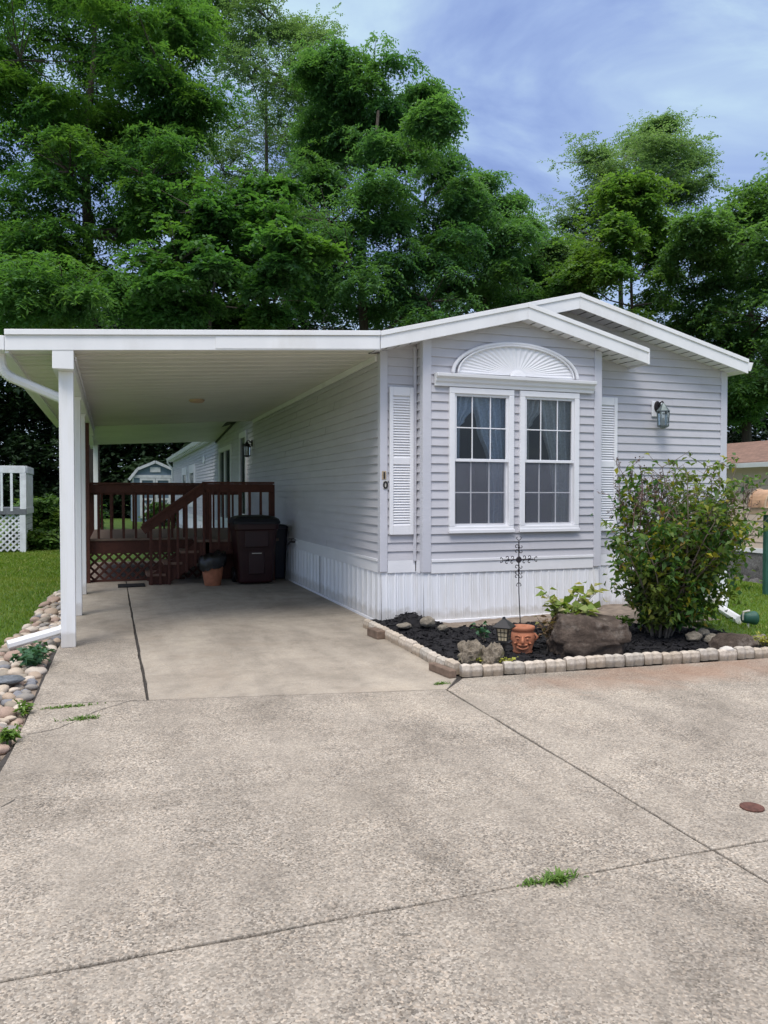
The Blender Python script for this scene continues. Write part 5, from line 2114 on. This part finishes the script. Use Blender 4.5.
CM = [cobble_mesh(i) for i in range(9)]
placed = []


def strip_bounds(y):
    """cobbles between slab edge (right) and lawn (left)"""
    right = -.57 if y < 8 else -.53
    if y < 6.2:
        right = -.575 - max(0, 5.3 - y) * .10
    left = -.92 - .10 * math.sin(y * 1.7) - max(0, 6.6 - y) * .12
    if y > 9.5:
        left = -.92 + (y - 9.5) * .02
    return left, right


tries = 0
while len(placed) < 290 and tries < 30000:
    tries += 1
    y = 4.05 + 8.6 * RC.random() ** 1.25
    l, r_ = strip_bounds(y)
    x = RC.uniform(l, r_)
    s = RC.uniform(.03, .062) if RC.random() < .88 else RC.uniform(.06, .09)
    if x + s * .8 > r_ + .02:
        x = r_ - s * .7
    if any((x - a) ** 2 + (y - c_) ** 2 < (.80 * (s + t)) ** 2 for a, c_, t in placed):
        continue
    placed.append((x, y, s))
    o = bpy.data.objects.new('cobblestone', CM[RC.randrange(9)])
    COL.objects.link(o)
    o.location = (x, y, -.03 + s * .38)
    o.scale = (s * RC.uniform(.95, 1.3), s * RC.uniform(.85, 1.1), s * RC.uniform(.55, .8))
    o.rotation_euler = (RC.uniform(-.3, .3), RC.uniform(-.3, .3), RC.uniform(0, 6.28))
    tag(o, 'rounded river cobble lying in the strip between driveway and left lawn', 'stone', 'river cobbles beside the driveway')
for i in range(7):
    pass
o = rock('flat_stone', 'broad flat blue grey slate slab lying among the cobbles', 'stone', (-.80, 6.62, .05), (.30, .22, .06), rock_mat('slate', (.2, .22, .24), (.3, .32, .34), 6), 41, .2, 3)
rock('flat_stone', 'large blue grey stone at the left edge of the cobbles', 'stone', (-.84, 5.55, .04), (.24, .18, .11), rock_mat('blue_stone', (.2, .23, .27), (.3, .33, .37), 6), 43, .25, 3)
struct(clip_grid('gravel_strip', M['soil'], lambda x, y: strip_bounds(y)[0] - .02 < x < strip_bounds(y)[1] + .04 and 4.0 < y < 12.8, lambda x, y: -.028 + .01 * mnoise.noise(Vector((x * 9, y * 9, 0))), -1.6, -.4, 3.9, 12.9, .06))
leafy('weed', 'blue green leafy weed in front of the downspout foot', 'plant', (-.68, 7.30, .0), (.15, .26), .17, 240, .075, .04, M['blue_weed'], 21, stem_n=18, droop=.35)
leafy('weed', 'dark green leafy weed at the left edge of the cobbles', 'plant', (-.97, 6.15, .0), (.16, .2), .18, 120, .09, .06, M['blue_weed'], 22, stem_n=12, droop=.3)
leafy('weed', 'bright green weed between cobbles and the concrete edge', 'plant', (-.585, 5.1, .0), (.07, .09), .08, 70, .05, .03, M['weed'], 23, stem_n=8)
leafy('weed', 'small green weed at the near end of the cobbles', 'plant', (-.66, 4.32, .0), (.06, .09), .10, 60, .05, .03, M['weed'], 24, stem_n=8)
leafy('weed', 'green weed sprouting along the slab edge above the bright one', 'plant', (-.575, 5.75, .0), (.05, .16), .07, 60, .045, .025, M['weed'], 25, stem_n=8)


# grass blades where the lawns are near enough to show them
def blades(n, xr, yr, inside, h, seed, wd=.005):
    rr = np.random.default_rng(seed)
    x = rr.uniform(*xr, n)
    y = yr[0] + (yr[1] - yr[0]) * rr.uniform(0, 1, n) ** 1.8
    k = inside(x, y)
    x, y = x[k], y[k]
    n = len(x)
    z = np.array([gz(a, c_) for a, c_ in zip(x, y)]) - .003
    P = np.stack([x, y, z], 1)
    d = nrm(np.stack([rr.normal(size=n) * .5, rr.normal(size=n) * .5, np.ones(n)], 1))
    a = rr.uniform(0, np.pi, n)
    dist = np.sqrt(x ** 2 + y ** 2)[:, None]
    sd_ = np.stack([np.cos(a), np.sin(a), np.zeros(n)], 1) * wd * np.maximum(1, dist / 7)
    L = rr.uniform(.5, 1, (n, 1)) * h
    return np.stack([P - sd_, P + sd_, P + d * L], 1)


def in_left(x, y):
    l = -.92 - .10 * np.sin(y * 1.7) - np.maximum(0, 6.6 - y) * .12
    l = np.where(y > 12.6, -.5, l)
    return (x < l + .06) & (x > -2.2 - y * .3) & (y > 3.95)


g1 = blades(230000, (-9, -.5), (3.95, 27), in_left, .065, 1)
g2 = blades(110000, (5.6, 14.2), (5.0, 16), lambda x, y: (y > np.where(x < 6.95, 5.9, 5.5 - (x - 6.95) * .03)) & (x > 6.35) & ~((x < 8.15) & (y > 8.4)) & (x > 5.9), .06, 2)
tag(quads_obj('grass', np.concatenate([g1, g2]), M['grass']), 'mown green grass blades on the lawns either side', 'grass', kind='stuff')

# ------------------------------------------------------------------ white deck of the next plot
wd = empty('white_deck', 'weathered white raised deck with lattice base on the left lawn', 'deck', (-3.5, 22.3, 0))
WX0, WX1, WY0, WY1, WF = -6.0, -2.18, 22.3, 24.2, 1.0
MB().box(WX0, WX1 + .06, WY0 - .03, WY0 + .01, WF - .04, WF + .14).build('rim_joist', M['grey_wood'], wd, bevel=.006)
MB().box(WX1 + .02, WX1 + .06, WY0 + .012, WY1, WF - .04, WF + .14).build('rim_joist', M['white_wood'], wd, bevel=.006)
MB().box(WX0, WX1, WY0 + .012, WY1, WF + .10, WF + .135).build('deck_floor', M['grey_wood'], wd)
b = MB()
lattice(b, WX0, WX1 - .13, 0, WF - .05, WY0 + .02, .155, .045)
b.build('lattice_panel', M['white_wood'], wd)
MB().box(WX1 - .12, WX1 + .03, WY0 - .02, WY0 + .1, -.05, WF - .043).build('deck_post', M['white_wood'], wd, bevel=.006)
b = MB()
for i in range(7):
    b.box(WX1 + .0, WX1 + .025, WY0 + .12, WY1, .02 + i * .135, .02 + i * .135 + .12)
b.build('side_board', M['white_wood'], wd, bevel=.004)
MB().box(WX0, WX1 + .04, WY0 - .04, WY0 + .05, 2.05, 2.24).build('top_rail', M['white_wood'], wd, bevel=.006)
b = MB().bar((WX1 + .04, WY0 + .052, 2.145), (WX1 + .04, WY1, 2.145), .06, .19)
b.build('top_rail', M['white_wood'], wd, bevel=.006)
MB().box(WX1 - .1, WX1 + .05, WY0 - .035, WY0 + .045, WF + .1, 2.05).build('deck_post', M['white_wood'], wd, bevel=.006)
MB().box(WX1 + .015, WX1 + .045, WY0 + .06, WY1, WF + .14, 2.05).build('side_board', M['white_wood'], wd, bevel=.006)
x = WX1 - .30
while x > WX0:
    MB().box(x - .03, x + .03, WY0 - .035, WY0 + .005, WF + .05, 2.06).build('baluster', M['white_wood'], wd, bevel=.004)
    x -= .235

# ------------------------------------------------------------------ shed at the back
SHY = 45.0
p = at(160, 500, 0.1)
sh = empty('garden_shed', 'blue grey garden shed with gambrel roof and white crossed doors behind the deck', 'shed', (2.35, SHY, 0))
sx0, sx1, sc_x = 1.05, 3.55, 2.30
b = MB().extrude_y([(sx0, -.05), (sx1, -.05), (sx1, 2.45), (sx1 - .35, 2.85), (sc_x, 3.22), (sx0 + .35, 2.85), (sx0, 2.45)], SHY, SHY + 3)
b.build('wall', M['blue_shed'], sh)
prof = [(sx0 - .16, 2.28), (sx0 + .30, 2.88), (sc_x, 3.30), (sx1 - .30, 2.88), (sx1 + .16, 2.28)]
b = MB()
for (a0, c0), (a1, c1) in zip(prof[:-1], prof[1:]):
    b.bar((a0, SHY - .12, c0), (a1, SHY - .12, c1), .05, .15, up=(0, 0, 1))
b.build('roof_trim', M['white_wood'], sh)
b = MB()
outer = [(px, pz + .06) for px, pz in prof]
b.extrude_y(outer + [(px, pz + .02) for px, pz in prof[::-1]], SHY - .09, SHY + 3.1)
b.build('roof', M['shingle'], sh)
b = MB()
b.box(sc_x - .28, sc_x + .28, SHY - .04, SHY - .002, 2.72, 3.0)
b.build('gable_vent', M['white_wood'], sh)
MB().box(sx0 + .02, sx1 - .02, SHY - .045, SHY - .005, 2.40, 2.56).build('door_header', M['white_wood'], sh)
for a, c_ in ((sx0 + .42, sc_x - .01), (sc_x + .01, sx1 - .42)):
    b = MB()
    frame_rect(b, a, c_, .15, 2.38, .12, SHY - .05, SHY - .01)
    b.box(a + .12, c_ - .12, SHY - .045, SHY - .012, 1.15, 1.27)
    d_ = b.build('shed_door', M['white_wood'], sh)
    b = MB()
    b.bar((a + .12, SHY - .032, .28), (c_ - .12, SHY - .032, 1.14), .02, .09)
    b.bar((a + .12, SHY - .026, 1.14), (c_ - .12, SHY - .026, .28), .02, .09)
    b.build('door_brace', M['white_wood'], d_)
b = MB()
b.box(sx0 - .01, sx0 + .1, SHY - .03, SHY - .004, 0, 2.4)
b.box(sx1 - .1, sx1 + .01, SHY - .03, SHY - .004, 0, 2.4)
b.build('corner_trim', M['white_wood'], sh)

# ------------------------------------------------------------------ neighbouring home on the right
nb = empty('neighbour_house', 'tan sided single storey house with brown shingle roof beyond the right lawn', 'house', (17, 16, -.8))
NX, NY0, NY1 = 15.5, 8.0, 34.0
b = MB()
siding(b, (NX, NY1, 0), (0, -1, 0), (-1, 0, 0), .10, 2.28, lambda z: 0, lambda z: NY1 - NY0, e=.18, o1=.022)
siding(b, (NX, NY0, 0), (1, 0, 0), (0, -1, 0), .10, 2.9, lambda z: max(0, (z - 2.28) / .26), lambda z: min(5, 5 - (z - 2.28) / .26), e=.18, o1=.022)
b.build('wall', M['tan_siding'], nb, fix=False)
MB().box(NX - .04, NX + .1, NY0 - .04, NY1, .0, .12).build('band_board', M['white_vinyl'], nb, bevel=.005)
MB().box(NX - .01, NX + 5, NY0, NY1, -.95, .0).build('stone_base', M['stone_skirt'], nb)
b = MB().extrude_y([(NX - .32, 2.24), (NX + 2.5, 2.98), (NX + 5.32, 2.24), (NX + 5.32, 2.30), (NX + 2.5, 3.06), (NX - .32, 2.31)], NY0 - .3, NY1 + .3)
b.build('roof', M['brown_shingle'], nb)
b = MB().extrude_y([(NX - .34, 2.28), (NX - .45, 2.28), (NX - .43, 2.17), (NX - .34, 2.17)], NY0 - .3, NY1 + .3)
b.build('gutter', M['white'], nb)
b = MB().box(NX - .33, NX + .0, NY0 - .28, NY1 + .28, 2.19, 2.22)
b.build('soffit', M['white_vinyl'], nb)
MB().box(NX - .33, NX - .30, NY0 - .28, NY1 + .28, 2.17, 2.29).build('fascia', M['white'], nb)
struct(clip_grid('gravel', M['gravel'], lambda x, y: NX - 1.5 < x < NX + .05, lambda x, y: gz(x, y) + .02 + .01 * mnoise.noise(Vector((x * 8, y * 8, 0))), NX - 1.6, NX + .1, 8, 24, .12))
RCK = random.Random(8)
for i in range(9):
    yy = 13.9 + i * .38
    rock('field_stone', 'rough grey field stone lined up along the base of the tan house', 'stone', (NX - .28 + RCK.uniform(-.08, .08), yy, -.74), (RCK.uniform(.25, .4), RCK.uniform(.25, .42), RCK.uniform(.22, .36)), M['stone_skirt'], 50 + i, .3, 3, group='field stones along the tan house')


# ------------------------------------------------------------------ trees
def spray_quads(cen, pads, rng, L, nl, ll, lw, droop, per, flat, lift=.15, two_side=True, rad=(1, 1, 1)):
    """feathered sprays of leaflets. cen (m,3) pad centres, pads (m,) pad radii"""
    m = len(cen)
    n = m * per
    c = np.repeat(cen, per, 0)
    r = np.repeat(pads, per)[:, None]
    a = rng.uniform(0, 2 * np.pi, n)
    rho = np.sqrt(rng.uniform(0, 1, n))
    off = np.stack([np.cos(a) * rho, np.sin(a) * rho, rng.normal(size=n) * .4 * flat + flat * .7 * (1 - rho ** 2)], 1)
    p0 = c + off * r
    out_ = np.stack([np.cos(a), np.sin(a), np.zeros(n)], 1) + rng.normal(size=(n, 3)) * .55
    out_[:, 2] = lift + rng.normal(size=n) * .25 - .35 * rho
    ax = nrm(out_)
    Ls = L * rng.uniform(.65, 1.25, (n, 1))
    # leaflets
    t = np.tile(np.linspace(.12, 1, nl), n)[:, None]
    axr, pr, Lr = np.repeat(ax, nl, 0), np.repeat(p0, nl, 0), np.repeat(Ls, nl, 0)
    N_ = n * nl
    sgn = np.where(np.arange(N_) % 2 == 0, 1.0, -1.0)[:, None]
    pos = pr + axr * Lr * t - np.array([0, 0, 1.0]) * droop * Lr * t ** 2
    dax = nrm(axr - np.array([0, 0, 2.0]) * droop * t)
    up = nrm(np.array([0, 0, 1.0]) + rng.normal(size=(N_, 3)) * .3)
    sd_ = nrm(np.cross(dax, up))
    ld = nrm(sd_ * sgn + dax * .55 + rng.normal(size=(N_, 3)) * .28 - np.array([0, 0, .18]))
    l = ll * rng.uniform(.7, 1.25, (N_, 1)) * (1 - .35 * np.abs(t - .5))
    wv = nrm(np.cross(ld, up)) * lw * rng.uniform(.75, 1.25, (N_, 1)) * .5
    return np.stack([pos, pos + ld * l * .45 + wv, pos + ld * l, pos + ld * l * .45 - wv], 1)


KIND = {
    'locust': dict(mat='locust', bark='bark', L=.8, nl=15, ll=.205, lw=.072, droop=.42, per=22, flat=.42, padk=.36, padn=15, zk=.9),
    'hazed': dict(mat='locust_hazed', bark='bark', L=.85, nl=15, ll=.215, lw=.075, droop=.5, per=21, flat=.45, padk=.34, padn=16, zk=.95),
    'maple': dict(mat='maple', bark='pale_bark', L=.5, nl=9, ll=.2, lw=.13, droop=.3, per=24, flat=.4, padk=.34, padn=20, zk=.85),
    'poplar': dict(mat='willow', bark='pale_bark', L=.9, nl=13, ll=.16, lw=.085, droop=.05, per=15, flat=.9, padk=.36, padn=17, zk=1.1),
    'lime': dict(mat='lime', bark='bark', L=.6, nl=10, ll=.2, lw=.115, droop=.35, per=20, flat=.6, padk=.33, padn=20, zk=1.0),
    'ash': dict(mat='ash', bark='bark', L=.7, nl=12, ll=.21, lw=.095, droop=.4, per=24, flat=.5, padk=.35, padn=18, zk=1.0),
}


def tree(kind, label, base_u, d, lobes, seed, trunk_r=.22, fork=.35, name='tree', dvar=.10, group='trees behind the house'):
    K = KIND[kind]
    rng = np.random.default_rng(seed)
    rnd = random.Random(seed)
    g = at(base_u, 494, d)
    base = Vector((g.x, g.y, gz(g.x, g.y)))
    t_ = empty(name, label, 'tree', base, group)
    cs, rs = [], []
    for (u, v, rp) in lobes:
        # depth of each bough scattered round the trunk
        dd = d * (1 + rnd.uniform(-dvar, dvar))
        cs.append(at(u, v, dd))
        rs.append(rp / F_PX * d * .88)
    top = max(c.z for c in cs)
    cmx = sum((c for c in cs), Vector()) / len(cs)
    # trunk
    b = MB()
    tp = []
    ns = 9
    for i in range(ns + 1):
        t = i / ns
        q = base.lerp(Vector((cmx.x * .55 + base.x * .45, cmx.y * .55 + base.y * .45, top * .88)), t)
        q += Vector((mnoise.noise(Vector((seed, t * 2.5, 0))), mnoise.noise(Vector((seed, t * 2.5, 7))), 0)) * .7 * t
        tp.append(q)
    b.tube(tp, [trunk_r * (1 - .82 * i / ns) * (1.25 if i == 0 else 1) for i in range(ns + 1)], 9)
    pc, prd, ptone = [], [], []
    order = sorted(range(len(cs)), key=lambda k: min((cs[k] - q).length for q in tp[3:]))
    nodes = [(tp[k], trunk_r * (1 - .82 * k / ns)) for k in range(3, ns + 1)]
    for oi in order:
        c, r = cs[oi], rs[oi]
        # each limb springs from the nearest older wood below the bough
        cand = [(q, w_) for q, w_ in nodes if q.z < c.z + .2] or nodes[:1]
        s0, w0 = min(cand, key=lambda e: (e[0] - c).length - e[1] * 3)
        rl_ = max(.03, w0 * .62)
        mid = s0.lerp(c, .5) + Vector((rnd.uniform(-.5, .5), rnd.uniform(-.5, .5), rnd.uniform(-.5, .3)))
        b.tube([s0, s0.lerp(mid, .5), mid, mid.lerp(c, .5) + Vector((0, 0, .15)), c], [rl_, rl_ * .85, rl_ * .7, rl_ * .6, rl_ * .5], 6, cap=False)
        nodes.append((mid, rl_ * .7))
        nodes.append((c, rl_ * .5))
        # boughs divide into flat-topped sub-boughs of uneven size
        btone = rng.uniform(-.18, .18)
        for j in range(5):
            v = rng.normal(size=3) * np.array([.52, .52, .48]) * r
            sc = np.array(c) + v
            sr = r * rng.uniform(.30, .70)
            sv = Vector(sc)
            b.tube([c, c.lerp(sv, .5) + Vector((0, 0, .1)), sv], [rl_ * .42, rl_ * .28, .014], 5, cap=False)
            stone = btone + rng.uniform(-.2, .2)
            for k in range(max(2, int(K['padn'] / 3.4))):
                u3 = rng.normal(size=3)
                u3 /= np.linalg.norm(u3)
                q = sc + u3 * sr * rng.uniform(.3, 1.0) * np.array([1, 1, K['zk'] * .62])
                pc.append(q)
                prd.append(sr * rng.uniform(.38, .66))
                ptone.append(stone + rng.uniform(-.12, .12))
                if k % 3 == 0:
                    b.tube([sv, Vector(q)], [.02, .006], 3, cap=False)
    # stray sprigs that break the outline of every bough
    ec, er = [], []
    for c, r in zip(cs, rs):
        for k in range(9):
            v = rng.normal(size=3)
            v[2] = abs(v[2]) * .8 - .15
            v /= np.linalg.norm(v)
            e = np.array(c) + v * r * rng.uniform(1.05, 1.55)
            ec.append(e)
            er.append(r * rng.uniform(.12, .24))
            b.tube([c, Vector(e)], [.03, .008], 3, cap=False)
    q0 = spray_quads(np.array(ec), np.array(er), rng, K['L'] * 1.05, K['nl'], K['ll'], K['lw'], K['droop'], 7, K['flat'] * 1.6)
    b.build('trunk', M[K['bark']], t_, fix=False, smooth=True)
    q = spray_quads(np.array(pc), np.array(prd), rng, K['L'], K['nl'], K['ll'], K['lw'], K['droop'], K['per'], K['flat'])
    t1 = np.repeat(np.array(ptone), K['per'] * K['nl'])
    tn = np.concatenate([np.full(len(q0), .62), .5 + t1]) + rng.normal(size=len(q0) + len(q)) * .14
    quads_obj('crown', np.concatenate([q0, q]), M[K['mat']], t_, tone=tn)
    return t_


A = [(20, 60, 55), (70, 40, 55), (130, 50, 52), (172, 88, 40), (184, 122, 30), (40, 120, 52), (98, 108, 55), (150, 132, 50), (70, 172, 42), (150, 178, 36), (110, 152, 46), (170, 164, 30), (60, 5, 50), (130, 0, 48), (176, 28, 30), (-25, 30, 60), (-35, 120, 55), (42, 150, 46), (122, 228, 20), (150, 208, 22), (10, -30, 60), (100, -50, 60), (170, -30, 50), (-40, 200, 45), (28, 225, 26)]
tree('locust', 'huge locust tree with layered feathery boughs at the left edge of the photo', 92, 29, A, 1, .34, .4)
A2 = [(25, 262, 38), (75, 262, 38), (15, 302, 42), (65, 300, 38), (110, 285, 30), (-25, 275, 45), (45, 240, 24)]
tree('locust', 'low leafy tree under the huge locust at the far left above the carport', 72, 25, A2, 2, .12, .5)
B_ = [(200, 212, 36), (240, 202, 36), (266, 232, 32), (215, 250, 42), (255, 262, 38), (178, 262, 34), (284, 255, 24), (230, 292, 38), (165, 300, 30), (275, 300, 30), (198, 316, 24), (160, 322, 22), (225, 318, 20)]
tree('maple', 'dark rounded tree with pale straight trunk above the carport roof', 205, 27, B_, 3, .16, .55)
C_ = [(228, 25, 38), (268, 20, 34), (300, 45, 28), (250, 78, 42), (290, 88, 38), (316, 110, 28), (238, 128, 38), (285, 140, 38), (312, 172, 32), (224, 172, 32), (270, 190, 38), (245, 205, 30), (300, 215, 30), (240, -20, 30), (330, 150, 20), (255, 240, 34), (300, 260, 30)]
tree('poplar', 'tall pale loose leaved tree standing behind between the two big locusts', 262, 42, C_, 4, .3, .4)
D_ = [(335, 72, 26), (374, 76, 28), (355, 112, 36), (328, 134, 24), (394, 118, 24), (424, 96, 17), (434, 116, 14), (402, 152, 34), (350, 162, 40), (320, 184, 26), (438, 162, 22), (375, 200, 40), (424, 204, 34), (330, 222, 36), (462, 202, 22), (305, 255, 24), (350, 265, 40), (400, 262, 38), (440, 254, 30), (320, 300, 30), (380, 305, 36), (430, 302, 28), (340, 95, 22)]
tree('hazed', 'big locust with ragged top and one bough reaching right, centre of the tree line', 362, 32, D_, 5, .32, .4)
E_ = [(482, 196, 20), (506, 206, 18), (520, 226, 12), (472, 238, 28), (500, 250, 22), (482, 282, 28), (456, 288, 26), (514, 272, 16), (520, 300, 16)]
tree('hazed', 'smaller locust with flat spreading top right of the centre locust', 478, 36, E_, 6, .2, .4)
F_ = [(586, 162, 22), (612, 178, 26), (646, 162, 24), (668, 148, 24), (688, 168, 16), (602, 208, 30), (650, 198, 30), (566, 226, 22), (552, 262, 22), (576, 256, 26), (686, 198, 18), (545, 295, 24), (660, 130, 12), (640, 140, 14)]
tree('poplar', 'tall pale open topped tree behind the yellow green tree on the right', 625, 43, F_, 7, .26, .4)
G_ = [(626, 196, 22), (640, 226, 28), (602, 242, 30), (652, 262, 34), (612, 280, 34), (580, 285, 22), (665, 300, 28), (650, 205, 18)]
tree('lime', 'bright yellow green tree rising behind the main roof peak', 632, 36, G_, 8, .2, .45)
H_ = [(732, 218, 30), (766, 206, 34), (702, 236, 26), (742, 260, 40), (782, 255, 45), (696, 290, 32), (736, 308, 36), (772, 318, 42), (702, 332, 28), (746, 358, 34), (778, 380, 40), (738, 402, 28), (800, 200, 40), (820, 290, 50)]
tree('ash', 'broad dense green tree filling the right edge behind the eave', 745, 34, H_, 9, .28, .35)
tree('ash', 'dark mid height tree between the centre locust and the yellow green tree', 545, 39, [(545, 250, 22), (560, 280, 28), (530, 300, 26), (575, 305, 26), (540, 270, 20)], 10, .16, .5)

# wood behind, its shade put into the leaf colour: one mass of leaves with trunks lost in it
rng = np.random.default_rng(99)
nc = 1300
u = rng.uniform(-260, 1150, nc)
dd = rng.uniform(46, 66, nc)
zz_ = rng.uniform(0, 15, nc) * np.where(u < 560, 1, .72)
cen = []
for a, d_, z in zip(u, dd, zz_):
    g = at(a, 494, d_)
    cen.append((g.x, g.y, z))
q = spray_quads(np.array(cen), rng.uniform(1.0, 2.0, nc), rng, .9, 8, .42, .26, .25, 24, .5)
tag(quads_obj('woodland', q, M['under']), 'deep shade-coloured woodland filling the gaps behind the trees', 'woodland', kind='stuff')
# a nearer dark thicket beyond the lawn on the left and behind the shed
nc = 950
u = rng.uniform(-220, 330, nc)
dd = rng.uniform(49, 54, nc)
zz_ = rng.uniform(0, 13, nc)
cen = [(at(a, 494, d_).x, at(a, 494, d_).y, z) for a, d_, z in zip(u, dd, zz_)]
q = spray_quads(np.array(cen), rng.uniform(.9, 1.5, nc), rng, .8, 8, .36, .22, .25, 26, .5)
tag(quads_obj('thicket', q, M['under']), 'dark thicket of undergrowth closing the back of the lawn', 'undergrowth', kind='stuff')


def shrub(label, loc, r, h, n, seed, mat):
    rr = np.random.default_rng(seed)
    t_ = empty('shrub', label, 'shrub', loc)
    b = MB()
    cs = []
    for i in range(9):
        e = Vector(loc) + Vector((rr.uniform(-r, r), rr.uniform(-r, r) * .7, h * rr.uniform(.35, .95)))
        b.tube([loc, Vector(loc).lerp(e, .5) + Vector((0, 0, .1)), e], [.03, .02, .01], 5, cap=False)
        cs.append(e)
    b.build('stem', M['bark'], t_, fix=False)
    q = spray_quads(np.array([tuple(c) for c in cs for _ in range(5)]) + rr.normal(size=(45, 3)) * .22 * r, np.full(45, .28 * max(r, .6)), rr, .35, 8, .15, .10, .2, n, .5)
    q[:, :, 2] = np.maximum(q[:, :, 2], loc[2] + .02)
    quads_obj('crown', q, mat, t_)


shrub('bright leafy shrub right of the white deck', (-1.75, 25.2, -.04), .75, 1.45, 14, 1, M['shrub'])
shrub('dark low shrub between the bright shrub and the carport post', (-1.0, 25.8, -.04), .6, 1.25, 12, 2, M['ash'])
shrub('small weedy shrub at the base of the white deck side', (-2.0, 23.2, -.04), .3, .5, 6, 3, M['shrub'])
shrub('light green shrub beside the house corner by the shed', (2.3, 38.5, -.04), .6, 1.0, 10, 4, M['lime'])

bpy.context.view_layer.update()
